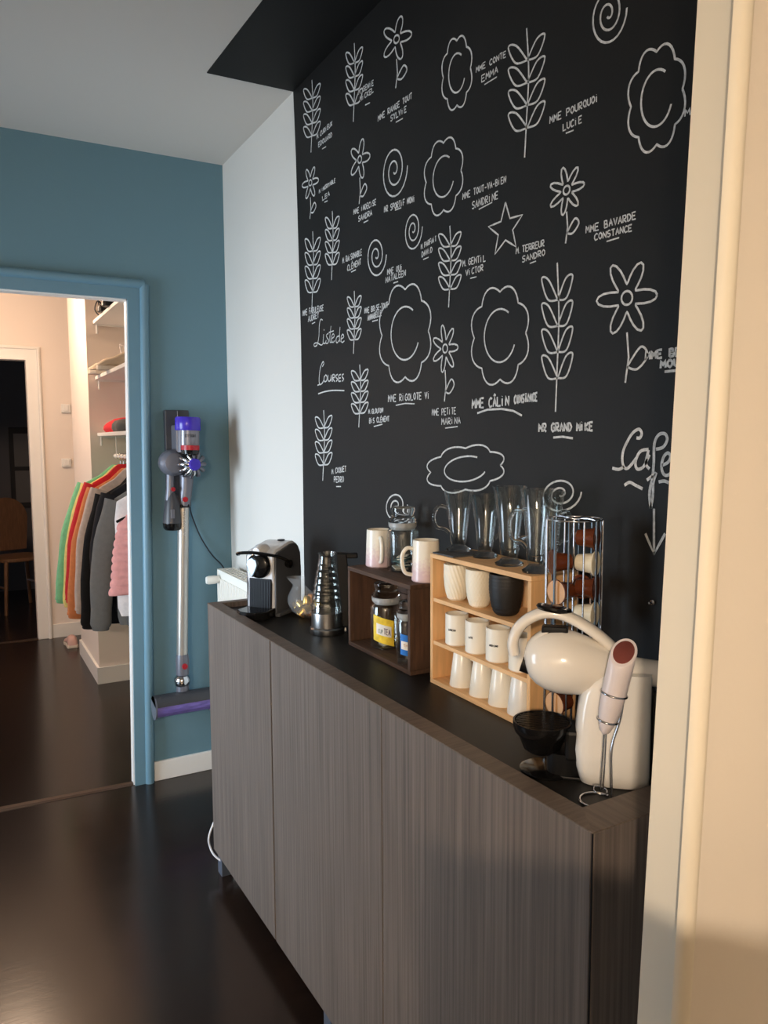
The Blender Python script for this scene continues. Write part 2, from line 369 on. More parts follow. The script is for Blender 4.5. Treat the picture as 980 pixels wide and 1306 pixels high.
# ------------------------------------------------------------------ sideboard
ZT, ZS = 0.92, 0.905
AX, AY = 0.726, 0.732
RZ = math.atan2(0.026, 1.728)
L, D = 1.728, 0.305
sb = thing('sideboard', 'long grey-brown wood-grain sideboard with a black inset top along the chalkboard wall', 'sideboard', (AX, AY, 0), RZ)
def front_y(px, py):
    d = on(px, py, 0, AX-0.013); return (d.y-AY)
g1 = front_y(348, 900); g2 = front_y(485, 1050)
ZB = 0.075
eps = 0.0016
for n, (a, b) in enumerate(((0.003, g2-eps), (g2+eps, g1-.0035), (g1+.0035, L))):
    MB().box(0, 0.018, a, b, ZB, ZT).build('door', 'oak_grey', sb, bevel=0.0012)
MB().box(0.0012, 0.003, 0.0012, 0.003, ZB, ZT).build('corner_gap_shade', 'black_plastic', sb)  # black strip filling the notch, its colour stands in for the gap's shade
MB().box(0.003, D, 0, 0.018, ZB, ZT).build('side_panel', 'oak_grey', sb, bevel=0.0012)
MB().box(0.0185, D, L-0.018, L, ZB, ZT).build('side_panel', 'oak_grey', sb, bevel=0.0012)
RW = 0.03
def rim(pts, m): MB().prism([(x, y, ZT+0.0002) for x, y in pts], [(x, y, ZT+0.0022) for x, y in pts]).build('top_rim', m, sb)
rim([(0, 0), (RW+0.01, RW+0.03), (RW+0.01, L-RW), (0, L)], 'oak_rim')
rim([(0, 0), (D, 0), (D, RW+0.03), (RW+0.01, RW+0.03)], 'oak_rim_end')
rim([(0, L), (RW+0.01, L-RW), (D, L-RW), (D, L)], 'oak_rim_end')
MB().box(0.0185, RW+0.01, 0.018, L-0.018, ZS-0.01, ZT).build('inner_rail', 'oak_grey', sb)
MB().box(RW+0.01, D, 0.018, RW+0.03, ZS-0.01, ZT).build('inner_rail', 'oak_grey', sb)
MB().box(RW+0.01, D, L-RW, L-0.018, ZS-0.01, ZT).build('inner_rail', 'oak_grey', sb)
MB().box(RW+0.01, D, RW+0.03, L-RW, ZS-0.012, ZS).build('worktop', 'black_top', sb)
MB().box(0.0185, D, 0.018, L-0.018, ZB, ZB+0.016).build('bottom_panel', 'oak_grey', sb)
MB().box(D-0.006, D-0.001, 0.018, L-0.018, ZB+0.016, ZS-0.012).build('back_panel', 'oak_grey', sb)
for ly in (0.05, L*0.5, L-0.035):
    for lx in (0.028, D-0.05):
        MB().box(lx-0.02, lx+0.02, ly-0.02, ly+0.02, 0, ZB).build('leg', 'leg_metal', sb, bevel=0.002)
cpth = [(0.80, AY+L+0.05, 0.30), (0.735, AY+L+0.03, 0.20), (0.69, AY+L+0.012, 0.125), (0.688, AY+L+0.005, 0.085), (0.70, AY+L-0.03, 0.06), (0.75, AY+L-0.06, 0.03), (0.85, AY+L-0.05, 0.006)]
tag(MB().tube(smoothpath(cpth), 0.0035, 8).build('power_cable', 'cord_white', smooth=60), 'white power cable looping below the far corner of the sideboard', 'cable')

# ------------------------------------------------------------------ chalk writing on the board
GL = {
 'A': [[(0,0),(.5,1),(1,0)],[(.2,.4),(.8,.4)]], 'B': [[(0,0),(0,1),(.7,.95),(.75,.6),(0,.52),(.9,.4),(.85,.05),(0,0)]],
 'C': [[(1,.85),(.6,1),(.1,.75),(0,.35),(.3,0),(1,.12)]], 'D': [[(0,0),(0,1),(.6,.9),(1,.5),(.6,.08),(0,0)]],
 'E': [[(1,1),(0,1),(0,0),(1,0)],[(0,.52),(.8,.52)]], 'F': [[(1,1),(0,1),(0,0)],[(0,.52),(.8,.52)]],
 'G': [[(1,.85),(.5,1),(.05,.7),(.05,.25),(.4,0),(1,.15),(1,.48),(.6,.48)]], 'H': [[(0,0),(0,1)],[(1,0),(1,1)],[(0,.5),(1,.5)]],
 'I': [[(.5,0),(.5,.8)],[(.45,1),(.55,1.05)]], 'J': [[(1,1),(1,.2),(.5,0),(0,.2)]], 'K': [[(0,0),(0,1)],[(1,1),(0,.45),(1,0)]],
 'L': [[(0,1),(0,0),(1,.03)]], 'M': [[(0,0),(.1,1),(.5,.35),(.9,1),(1,0)]], 'N': [[(0,0),(0,1),(1,0),(1,1)]],
 'O': [[(.5,1),(.05,.7),(.05,.3),(.5,0),(.95,.3),(.95,.7),(.5,1)]], 'P': [[(0,0),(0,1),(.8,.95),(.9,.65),(.7,.48),(0,.45)]],
 'Q': [[(.5,1),(.05,.7),(.05,.3),(.5,0),(.95,.3),(.95,.7),(.5,1)],[(.6,.25),(1,-.05)]], 'R': [[(0,0),(0,1),(.8,.95),(.9,.65),(.7,.5),(0,.47),(1,0)]],
 'S': [[(1,.9),(.5,1),(.05,.8),(.2,.55),(.8,.45),(.95,.2),(.5,0),(0,.1)]], 'T': [[(0,1),(1,1)],[(.5,1),(.5,0)]],
 'U': [[(0,1),(.05,.2),(.5,0),(.95,.2),(1,1)]], 'V': [[(0,1),(.5,0),(1,1)]], 'W': [[(0,1),(.25,0),(.5,.6),(.75,0),(1,1)]],
 'X': [[(0,1),(1,0)],[(1,1),(0,0)]], 'Y': [[(0,1),(.5,.5),(1,1)],[(.5,.5),(.5,0)]], 'Z': [[(0,1),(1,1),(0,0),(1,0)]],
 '.': [[(.3,0),(.5,.06)]], '-': [[(.1,.45),(.9,.45)]], ' ': [],
}
for base, c in (('A', 'Â'), ('E', 'É')): GL[c] = GL[base] + ([[(.2,1.12),(.5,1.32),(.8,1.12)]] if c == 'Â' else [[(.35,1.12),(.7,1.35)]])
def glyph_strokes(text, p0, p1, hgt, jit=0.0):
    """strokes (2D) of a written line from p0 to p1 (y down, photo pixels)"""
    n = max(1, len(text)); out = []; dx = (p1[0]-p0[0])/n; dy = (p1[1]-p0[1])/n
    for i, ch in enumerate(text):
        nar = 0.35 if ch in '.I' else 0.74
        j = random.uniform(-jit, jit)
        for st in GL.get(ch, []):
            out.append([(p0[0]+dx*(i+0.1+u*nar*1.02), p0[1]+dy*(i+0.1+u*nar)-v*hgt*0.92+j) for u, v in st])
    return out
XC = XW-0.0042
def chalk(name, strokes, wid, label=None):
    mb = MB()
    for st in strokes:
        P = [on(x, y, 0, XC) for x, y in st]
        Q = [P[0]]
        for a, b in zip(P, P[1:]):
            for t in (0.5, 1.0): Q.append(a.lerp(b, t))
        mb.ribbon(Q, wid, (-1, 0, 0))
    o = mb.build(name, 'chalk', board, recalc=False)
    if label: o['label'] = label
    return o
LINES = [  # text, baseline start, baseline end, letter height, underline
 ('M.CURIEUX', (404,178), (424,160), 6.5, None), ('EDOUARD', (406,188), (424,174), 6.5, ((411,190),(416,187))),
 ('M.GENIE', (457,121), (477,108), 7, None), ('MICKEL', (459,130), (477,117), 7, ((466,134),(472,131))),
 ('MME RANGE TOUT', (482,155), (526,125), 8, None), ('SYLVIE', (498,155), (519,142), 8, ((505,156),(514,151))),
 ('MME CONTE', (607,93), (646,72), 8, None), ('EMMA', (614,105), (636,92), 9, ((618,108),(634,98))),
 ('MME POURQUOI', (701,158), (765,128), 10, None), ('LUCIE', (718,167), (743,156), 9.5, ((722,170),(732,166))),
 ('M', (873,149), (882,146), 10, None),
 ('M.INCROYABLE', (407,247), (428,232), 5.5, None), ('LEA', (411,256), (421,249), 6, ((414,258),(418,256))),
 ('MME INDECISE', (451,274), (480,261), 7.5, None), ('SANDRA', (457,283), (475,274), 7.5, ((464,284),(470,281))),
 ('MR SPORTIF NONI', (490,271), (530,257), 8.5, ((504,268),(512,265))),
 ('MME TOUT-VA-BIEN', (590,255), (646,232), 9, None), ('SANDRINE', (602,267), (636,253), 10, ((611,267),(628,258))),
 ('MME BAVARDE', (747,298), (812,279), 10, None), ('CONSTANCE', (758,307), (807,294), 9, ((774,308),(790,303))),
 ('M.TERREUR', (658,324), (695,314), 9, None), ('SANDRO', (666,335), (696,325), 8.5, ((676,336),(684,333))),
 ('M.GENTIL', (590,340), (620,333), 9, None), ('VICTOR', (594,352), (617,345), 8.5, ((600,355),(608,353))),
 ('M.PARFAIT', (537,318), (557,307), 7, None), ('DAVID', (538,328), (552,321), 7.5, ((540,331),(547,328))),
 ('MME OUI', (494,351), (514,344), 8, None), ('NATALEEN', (492,361), (518,351), 8, ((502,361),(508,359))),
 ('M.RAISONABLE', (437,336), (462,325), 8, None), ('CLÉMENT', (443,346), (461,337), 8, ((448,347),(454,344))),
 ('MME FABULEUSE', (386,403), (413,396), 8, None), ('AUDREY', (393,411), (407,405), 8, ((398,413),(402,411))),
 ('MME BRISE-TOUT', (465,400), (495,392), 7.5, None), ('ANNABELLE', (469,409), (487,402), 7.5, ((475,410),(482,408))),
 ('MME RIGOLOTE VI', (495,513), (549,508), 9.5, None), ('', (0,0), (1,1), 1, ((505,517),(517,514.5),(529,515))),
 ('MME PETITE', (551,530), (582,528), 9, None), ('MARINA', (563,542), (588,540), 9, ((568,546),(584,544))),
 ('M.GLOUTON', (470,528), (489,526), 6.5, None), ('BIS CLÉMENT', (471,540), (497,537), 7, ((477,544),(488,541))),
 ('M.COQUET', (423,605), (442,601), 7.5, None), ('PEDRO', (426,615), (439,615), 8, ((429,620.5),(435,620.5))),
 ('MME CÂLIN', (602,521), (650,517), 13, None), ('CONSTANCE', (656,515), (686,511), 11, ((609,527),(622,522.5),(640,521.5),(655,524),(666,530))),
 ('MR GRAND MIKE', (687,551), (757,549), 11.5, ((706,558),(718,557),(731,559))),
 ('MME BE', (823,459), (869,453), 11, None), ('MOU', (842,470), (868,466), 10.5, ((848,474),(868,472))),
]
for tx, a, b, hg, ul in LINES:
    st = glyph_strokes(tx, a, b, hg, 0.3)
    if ul: st.append(list(ul))
    big = hg > 10
    dist = 1.0 + 1.2*max(0.0, (700-a[0])/320.0)
    chalk('chalk_lettering', st, (0.0044 if big else 0.0026)*(1.0 if a[0] > 520 else 1.2))
def c3(pts, ox, oy, s): return [(ox+x/s, oy+y/s) for x, y in pts]
def curve2(pts, n=5): return [(p.x, p.y) for p in smoothpath([(x, y, 0) for x, y in pts], n)]
A_ = lambda pts: curve2(c3(pts, 370, 250, 3.63))
chalk('chalk_script', [A_(s) for s in (
  [(152,575),(142,572),(136,600),(134,650),(126,688),(114,696),(112,684),(126,680),(146,690),(156,676)],
  [(156,640),(154,678),(162,682),(168,668)], [(157,618),(159,622)],
  [(178,636),(169,644),(172,656),(179,668),(174,682),(164,680)], [(190,602),(185,650),(186,676),(194,676)], [(180,632),(203,624)],
  [(194,660),(205,650),(201,638),(194,648),(193,668),(199,678),(207,670)],
  [(228,648),(218,652),(213,668),(218,680),(227,668)], [(232,606),(229,655),(233,676)],
  [(238,662),(249,652),(245,640),(238,650),(237,670),(243,678),(252,670)])], 0.0036, 'cursive chalk words on the board')
chalk('chalk_script', [A_(s) for s in (
  [(150,790),(157,775),(152,768),(140,800),(135,850),(139,872),(150,866),(156,852)], [(128,876),(138,872)],
  [(166,828),(158,840),(160,858),(169,856),(172,838),(166,828)], [(177,828),(176,850),(182,858),(189,848),(191,828),(191,858)],
  [(197,860),(197,830),(206,828),(206,840),(197,842),(208,860)], [(221,826),(213,831),(214,841),(221,848),(214,858)],
  [(236,826),(227,830),(226,842),(235,842)], [(226,842),(226,857),(236,857)], [(249,824),(242,829),(243,840),(249,847),(242,858)],
  [(131,916),(160,906),(200,900),(252,901)])], 0.0040, 'cursive chalk word with an underline')
B_ = lambda pts: curve2(c3(pts, 740, 500, 3.63))
chalk('chalk_script', [B_(s) for s in (
  [(262,212),(278,212),(286,190),(272,172),(240,195),(205,260),(196,310),(205,348),(225,350),(262,305)], [(150,352),(180,358),(205,345)],
  [(318,265),(280,275),(258,320),(265,356),(295,345),(322,290)], [(318,268),(306,330),(322,356)],
  [(352,265),(385,255),(404,222),(395,194),(365,198),(345,240),(342,330),(335,400),(326,440),(322,480),(328,538)], [(328,538),(338,480),(340,420),(354,372)], [(310,408),(352,374)],
  [(380,340),(408,325),(420,300),(408,282),(388,300),(378,345),(388,380),(410,384),(432,360)],
  [(206,432),(230,418),(255,430),(290,448)], [(365,416),(390,412),(412,420)])], 0.0056, 'large cursive chalk word beside the door casing')
chalk('chalk_arrow', [c3(s, 740, 500, 3.63) for s in ([(343,540),(343,640),(343,750)], [(303,655),(343,750),(395,655)])], 0.005, 'chalk arrow pointing down')
# plain flower, leaf and spiral sketches fill the rest of the board
def motif(kind, seed):
    rr = random.Random(seed); S = []
    if kind == 0:
        n = rr.choice((5, 6, 7)); S.append([((.58+.3*math.cos(n*t))*math.cos(t), -.35+(.42+.2*math.cos(n*t))*math.sin(t)) for t in [2*PI*i/64 for i in range(65)]])
        S.append([(.16*math.cos(t), -.35+.11*math.sin(t)) for t in [2*PI*i/16 for i in range(17)]])
        S.append([(.0, .2), (.05, .6), (-.05, 1)]); S.append(curve2([(0, .75), (.4, .45), (.6, .6), (.3, .8), (0, .75)]))
    elif kind == 1:
        S.append([((1-t/16)*math.cos(t), (1-t/16)*math.sin(t)) for t in [i*0.25 for i in range(60)]])
    elif kind == 2:
        S.append(curve2([(-.1, 1), (0, .4), (.1, -.3), (0, -1)]))
        for i, y in enumerate((.55, .2, -.15, -.5)):
            sgn = 1
            for sgn in (1, -1): S.append(curve2([(.03, y), (sgn*.5, y-.28), (sgn*.9, y-.3), (sgn*.55, y-.02), (.03, y)]))
    elif kind == 3:
        S.append([((1 if i % 2 == 0 else .42)*math.sin(i*PI/5), -(1 if i % 2 == 0 else .42)*math.cos(i*PI/5)) for i in range(11)])
    else:
        S.append([((.82+.14*abs(math.sin(4*t)))*math.cos(t), (.82+.14*abs(math.sin(4*t)))*math.sin(t)) for t in [2*PI*i/72 for i in range(73)]])
        S.append([(.5*math.cos(t), .5*math.sin(t)) for t in [0.4+4.9*i/30 for i in range(31)]])
    return S
SK = [(398,148,12,46),(452,105,12,50),(506,66,22,46),(583,93,21,50),(672,118,26,82),(776,18,24,40),(838,125,40,72),(396,245,12,34),(459,218,15,42),(503,217,17,37),(566,225,27,52),
      (424,313,10,44),(399,345,11,50),(480,326,13,28),(527,293,12,27),(574,340,16,52),(645,292,23,34),(723,260,26,50),(452,411,10,40),(517,425,36,68),(568,462,19,50),(638,428,40,68),
      (711,430,22,95),(800,408,44,80),(459,505,12,40),(413,568,12,45),(594,598,54,32),(505,645,15,20),(715,630,27,24)]
SKK = [2, 2, 0, 4, 2, 1, 4, 0, 0, 1, 4, 2, 2, 1, 1, 2, 3, 0, 2, 4, 0, 4, 2, 0, 2, 2, 4, 1, 1]
for i, (cx, cy, hw, hh) in enumerate(SK):
    sh = -0.35 if cy < 300 else -0.1
    chalk('chalk_sketch', [[(cx+u*hw, cy+v*hh+u*hw*sh) for u, v in st] for st in motif(SKK[i], i)], 0.0040 if cx > 520 else 0.0046)
nl = on(836, 768, 0, XW)
nt_ = tag(MB().lathe([(0, 0), (.005, 0), (.005, .004), (.002, .005), (.002, .012), (0, .012)], seg=10, T=Matrix.Rotation(-PI/2, 4, 'Y'), c=(XW-0.003, nl.y, nl.z)).build('wall_screw', 'chrome'), 'small chrome screw head low on the chalkboard under the arrow', 'screw')

# ------------------------------------------------------------------ radiator
r0 = on(277, 727, 0, 0.945)
RY1, RZ1 = r0.y, r0.z
RY0 = AY+L+0.10
rad = thing('radiator', 'white ribbed panel radiator between sideboard and blue wall', 'radiator', (0.945, RY0, 0.12))
RH = RZ1-0.12; RL = RY1-RY0
MB().box(0.004, 0.02, 0, RL, 0, RH).box(0.05, 0.066, 0, RL, 0, RH).build('panel', 'radiator', rad, bevel=0.003)
for i in range(int(RL/0.02)):
    MB().box(-0.002, 0.004, 0.008+i*0.02, 0.018+i*0.02, 0.02, RH-0.03).build('rib', 'radiator', rad, bevel=0.002)
MB().box(0.0, 0.075, RL-0.004, RL, 0, RH+0.004).build('side_cover', 'radiator', rad)
MB().box(0.0, 0.075, 0, 0.004, 0, RH+0.004).build('side_cover', 'radiator', rad)
gr = MB(); gr.box(0, 0.006, 0, RL, RH, RH+0.005).box(0.069, 0.075, 0, RL, RH, RH+0.005)
for i in range(int(RL/0.03)+1): gr.box(0.006, 0.069, i*0.03, min(RL, i*0.03+0.008), RH, RH+0.005)
for i in range(1, 4): gr.box(0.006+i*0.0158-0.003, 0.006+i*0.0158+0.003, 0, RL, RH, RH+0.005)
gr.build('top_grille', 'radiator', rad)
MB().box(0.0065, 0.0685, 0.004, RL-0.004, RH-0.012, RH-0.004).build('slot_shade_sheet', 'slot_shade', rad)  # sheet under the grille, shade of the slots put into its dark colour
MB().lathe([(0, 0), (.014, 0), (.016, .01), (.018, .02), (.018, .045), (.015, .055), (0, .055)], seg=14, T=Matrix.Rotation(-PI/2, 4, 'Y'), c=(0.0, RL-0.028, RH-0.035)).build('valve', 'radiator', rad, smooth=40)
MB().tube([(0.065, RL*0.5, RH*0.8), (0.1-0.0005, RL*0.5, RH*0.8)], 0.012, 8).build('wall_bracket', 'radiator', rad)
for yy in (0.05, RL-0.05):
    MB().tube([(0.035, yy, 0), (0.035, yy, -0.12)], 0.009, 8).build('pipe', 'radiator', rad, smooth=50)

# ------------------------------------------------------------------ stick vacuum on its wall dock
YV = 3.19
def V(px, py, y=YV):
    p = on(px, py, 1, y); return p.x, p.z
vx, vz = V(233, 905)
vb = thing('stick_vacuum', 'grey and purple cordless stick vacuum docked on the blue wall', 'vacuum cleaner', (0, 0, 0))
def vbox(name, m, p0, p1, y0, y1, bev=0.004, par=None):
    x0, z1 = V(*p0, (y0+y1)/2); x1, z0 = V(*p1, (y0+y1)/2)
    return MB().box(x0, x1, y0, y1, z0, z1).build(name, m, par or vb, bevel=bev)
def vtube(name, m, pts, rpx, y=YV, seg=16, par=None):
    P = []; R_ = []
    s = 0.00352
    for i, (a, b) in enumerate(pts):
        x, z = V(a, b, y); P.append((x, y, z)); R_.append((rpx[i] if isinstance(rpx, (list, tuple)) else rpx)*s)
    return MB().tube(P, R_, seg).build(name, m, par or vb, smooth=40)
vbox('dock', 'vac_dark', (209, 523), (243, 640), 3.235, YB-0.001)
vbox('dock_ridge', 'vac_grey', (226, 524), (229, 600), 3.228, 3.236, 0.001)
vbox('motor_neck', 'vac_grey', (221, 542), (230, 580), 3.15, 3.235, 0.006)
vtube('dust_bin', 'vac_bin', [(240.5, 548), (240.5, 577)], 12.5, 3.14)
vtube('bin_cap', 'vac_purple', [(239.5, 532), (239.5, 534), (239.5, 548), (239.5, 549)], [13.4, 14.6, 14.6, 14], 3.14)
vtube('bin_base', 'vac_red', [(242.5, 568), (242.5, 574)], 10.5, 3.112)
vtube('bin_seal', 'black_gloss', [(242.5, 574), (242.5, 579), (242.5, 582)], [10.4, 9.5, 5], 3.112)
x, z = V(241, 592, 3.14)
def ylathe(name, m, prof, c, seg=20, par=None):
    return MB().lathe(prof, seg=seg, T=Matrix.Rotation(PI/2, 4, 'X'), c=c).build(name, m, par or vb, smooth=40)
ylathe('motor_housing', 'vac_grey', [(0, -.07), (.045, -.07), (.054, -.05), (.054, 0), (.04, .022), (0, .03)], (x-0.055, 3.16, z+0.006))
ylathe('cyclone_core', 'vac_dark', [(0, -.06), (.034, -.06), (.036, -.02), (.03, .02), (0, .02)], (x+.008, 3.135, z))
fin = None
for i in range(12):
    a = 2*PI*i/12
    mb = MB().tube([(0.020, -0.03, 0), (0.034, -0.022, 0), (0.050, 0.0, 0), (0.056, 0.03, 0)], [.005, .0085, .009, .006], 8)
    mb.xf(Matrix.Translation((x+.008, 3.118, z)) @ Matrix.Rotation(-a, 4, 'Y'))
    mb.build('cyclone', 'chrome' if 3 < i < 10 else 'vac_grey', vb, smooth=50)
ylathe('filter_hub', 'vac_purple', [(0, -.04), (.024, -.04), (.027, 0), (.022, .012), (.012, .014), (0, .010)], (x+.010, 3.09, z))
vtube('wand_neck', 'vac_grey', [(238, 606), (237, 625), (234.5, 645)], [8.5, 7.5, 7.6])
vbox('inlet_rail', 'vac_dark', (239, 610), (243, 645), 3.19, 3.22, 0.002)
ylathe('release_button', 'vac_red', [(0, -.004), (.011, -.004), (.011, .004), (0, .006)], (V(236.5, 637, 3.158)[0], 3.158, V(236.5, 637, 3.158)[1]), 12)
vtube('handle', 'vac_grey', [(217, 603), (217, 625), (216, 638)], [4.5, 4.8, 5.5], 3.19)
ylathe('trigger', 'vac_red', [(0, -.004), (.009, -.004), (.009, .004), (0, .005)], (V(221, 624, 3.17)[0], 3.17, V(221, 624, 3.17)[1]), 10)
bt = vtube('battery', 'vac_dark', [(219, 628), (220, 640), (220, 665), (220, 668)], [5, 9, 11, 11], 3.19)
vtube('battery_foot', 'black_gloss', [(220, 667), (220, 673), (220, 676)], [11.2, 10.5, 8], 3.19)
vbox('battery_latch', 'vac_grey', (218, 650), (223, 661), 3.145, 3.152, 0.001)
vtube('wand', 'tube_silver', [(234, 645), (232.5, 836)], 6.6)
vbox('wand_end', 'black_gloss', (228.5, 643), (240.5, 647), 3.165, 3.21, 0.004)
# lettering down the wand and on the bin
def flat_text(text, p0, p1, hgt, y, m, name, wid, vertical=False):
    mb = MB()
    n = len(text)
    for st in glyph_strokes(text, p0, p1, hgt):
        if vertical: st = [(p0[0]+(p0[1]-b), p0[1]+(a-p0[0])) for a, b in st]
        mb.ribbon([(V(a, b, y)[0], y, V(a, b, y)[1]) for a, b in st], wid, (0, -1, 0))
    return mb.build(name, m, vb, recalc=False)
flat_text('DYSON', (236, 557.5), (250, 557.5), 4, 3.0955, 'ink', 'lettering', 0.002)
flat_text('DYSON V', (233.5, 652), (265, 652), 3.2, 3.1655, 'paper', 'lettering', 0.0015, True)
vtube('lower_collar', 'vac_grey', [(232.5, 834), (232.8, 842), (232.8, 860)], [7, 8, 7.6])
ylathe('release_button', 'vac_red', [(0, -.004), (.012, -.004), (.012, .004), (0, .005)], (V(235.8, 850, 3.158)[0], 3.158, V(235.8, 850, 3.158)[1]), 12)
bx_, bz_ = V(232.5, 868)
MB().lathe([(0, -.034), (.018, -.029), (.031, -.014), (.034, 0), (.031, .014), (.018, .029), (0, .034)], seg=16, T=Matrix.Rotation(PI/2, 4, 'Y'), c=(bx_, YV, bz_)).build('swivel_ball', 'chrome', vb, smooth=50)
vtube('head_neck', 'vac_grey', [(233, 872), (233, 895)], [7.6, 7.8])
hx0, hz = V(196, 903, 3.17); hx1 = V(268, 903, 3.17)[0]
HR = 0.046
def half(x0, x1, r, a0, a1, cy, cz):
    n = 16; ra = []
    for i in range(n+1):
        a = a0+(a1-a0)*i/n; ra.append((cy+r*math.cos(a), cz+r*math.sin(a)))
    return [(x0, y, z) for y, z in ra], [(x1, y, z) for y, z in ra]
a, b = half(hx0, hx1, HR, 0.15*PI, 0.95*PI, 3.17, hz+0.004)
MB().prism(a, b).build('head_cover', 'vac_dark', vb, smooth=40)
MB().lathe([(0, 0), (HR*0.93, 0), (HR*0.93, hx1-hx0-0.012), (0, hx1-hx0-0.012)], seg=28, T=Matrix.Rotation(PI/2, 4, 'Y'), c=(hx0+0.006, 3.17, hz)).build('brush_roll', 'brush_violet', vb, smooth=40)
MB().lathe([(0, 0), (HR*1.08, 0), (HR*1.08, 0.006), (0, 0.007)], seg=28, T=Matrix.Rotation(PI/2, 4, 'Y'), c=(hx0, 3.17, hz)).build('end_cap', 'vac_grey', vb, smooth=40)
MB().lathe([(0, 0), (HR*1.08, 0), (HR*1.08, 0.006), (0, 0.007)], seg=28, T=Matrix.Rotation(PI/2, 4, 'Y'), c=(hx1-0.006, 3.17, hz)).build('end_cap', 'vac_grey', vb, smooth=40)
cpts = [(242, 640, 3.25), (244, 655, 3.262), (255, 683, 3.262), (270, 707, 3.262), (284, 722, 3.262), (292, 740, 3.262)]
tag(MB().tube(smoothpath([(V(a, b, y)[0], y, V(a, b, y)[1]) for a, b, y in cpts]), 0.003, 6).build('charger_cord', 'cord_dark', smooth=60), 'thin dark charger cord running from the vacuum dock down to the radiator', 'cord')

# ------------------------------------------------------------------ espresso machine at the far end
def top(px, py): return on(px, py, 2, ZS)
e0 = top(352, 787)
ES = thing('espresso_machine', 'small white and grey espresso machine with black lever at the far end of the sideboard', 'coffee machine', (e0.x, e0.y, ZS), math.atan2(.62, .78))
EW, ED, EHt = 0.108, 0.175, 0.232
prof = [(0.0, 0), (0.006, 0.10), (0.0, 0.125), (-0.004, 0.17), (0.0, 0.195), (0.018, 0.207), (0.06, 0.215), (0.105, 0.224), (0.13, 0.224), (0.155, 0.212), (0.170, 0.188), (0.175, 0.12), (0.172, 0.0)]
def yprism(name, m, pts, y0, y1, par, bev=0, sm=0):
    return MB().prism([(x, y0, z) for x, z in pts], [(x, y1, z) for x, z in pts]).build(name, m, par, bevel=bev, smooth=sm)
yprism('body', 'espresso_white', prof, 0.006, EW-0.006, ES, 0.006, 35)
sp = [(max(.006, x*.97), z*0.97) for x, z in prof]
yprism('side_panel', 'grey_satin', sp, 0.0, 0.007, ES, 0.003, 35)
yprism('side_panel', 'grey_satin', sp, EW-0.007, EW, ES, 0.003, 35)
yprism('front_grille_panel', 'navy_grille', [(-0.004, 0.02), (0.008, 0.02), (0.009, 0.118), (0.0, 0.118)], 0.014, EW-0.014, ES, 0.002)
for i in range(13): yprism('grille_rib', 'navy_grille', [(-0.0065, 0.022), (-0.004, 0.022), (0.001, 0.115), (-0.002, 0.115)], 0.018+i*0.0058, 0.0205+i*0.0058, ES)
MB().lathe([(0, -.004), (.040, -.004), (.041, .006), (.039, .016), (.032, .022), (0, .024)], seg=28, T=Matrix.Rotation(-PI/2, 4, 'Y'), c=(0.004, EW/2, 0.160)).build('brew_head', 'black_gloss', ES, smooth=40)
dp = [(0, -.004), (.010, .012), (.019, .034), (.016, .050), (0, .058), (-.016, .050), (-.019, .034), (-.010, .012)]
MB().prism([(-0.028, EW/2+0.013+a, 0.129+b) for a, b in dp], [(-0.012, EW/2+0.013+a, 0.129+b) for a, b in dp]).build('coffee_outlet', 'silver_blue', ES, bevel=0.002)
MB().tube(smoothpath([(-0.010, EW+0.018, 0.192), (-0.022, EW+0.006, 0.198), (-0.024, EW*0.6, 0.202), (-0.010, EW*0.15, 0.196), (0.03, -0.008, 0.182), (0.062, -0.014, 0.165), (0.07, -0.014, 0.158)]), 0.0075, 8, flat=((0, 0, 1), 0.7)).build('lever', 'black_gloss', ES, smooth=50)
MB().lathe([(0, -.012), (.010, -.012), (.013, -.006), (.013, .004), (0, .004)], seg=14, T=Matrix.Rotation(PI/2, 4, 'X'), c=(0.07, -0.012, 0.158)).build('lever_knob', 'black_gloss', ES, smooth=40)
MB().lathe([(0, -.03), (.020, -.03), (.022, .0), (.012, .02), (0, .022)], seg=16, T=Matrix.Rotation(-PI/2, 4, 'Y'), c=(-0.0, EW*0.5, 0.205)).build('lever_hub', 'espresso_white', ES, smooth=40)
MB().lathe([(0, 0), (.012, 0), (.012, .004), (0, .004)], seg=12, c=(0.115, EW*0.4, 0.224)).build('power_button', 'black_plastic', ES)
tr = [(0.02, 0.006), (0.02, EW-0.006), (-0.055, EW-0.002), (-0.078, EW*0.75), (-0.084, EW*0.5), (-0.078, EW*0.25), (-0.055, 0.002)]
MB().prism([(x, y, 0.0) for x, y in tr], [(x, y, 0.027) for x, y in tr]).build('drip_tray', 'black_gloss', ES, bevel=0.003)
MB().box(0.0, 0.16, -0.014, 0.002, 0, 0.012).build('foot', 'grey_satin', ES, bevel=0.003)

# ------------------------------------------------------------------ bag of wrapped capsules
bgp = top(398, 795) + Vector((0.035, 0.10, 0))
BG = thing('plastic_bag', 'clear plastic bag of gold wrapped capsules between espresso machine and kettle', 'bag', (bgp.x, bgp.y, ZS))
rr = random.Random(3)
ringsB = []
for zz, s in ((0.0015, .045), (.02, .066), (.045, .064), (.065, .050), (.085, .036), (.10, .022), (.125, .034)):
    ringsB.append([(s*0.75*math.cos(t)*(1+.16*rr.uniform(-1, 1))-0.05*(zz/.15), s*1.1*math.sin(t)*(1+.16*rr.uniform(-1, 1)), zz) for t in [2*PI*i/16 for i in range(16)]])
MB().loft(ringsB).build('film', 'bag_film', BG, smooth=60)
pos = [(0,0,.018),(.028,.01,.018),(-.028,-.012,.018),(.0,.036,.018),(.005,-.038,.018),(-.02,.025,.034),(.018,-.022,.040),(-.012,-.008,.052),(.016,.022,.050),(-.022,-.036,.030),(-.026,.044,.026)]
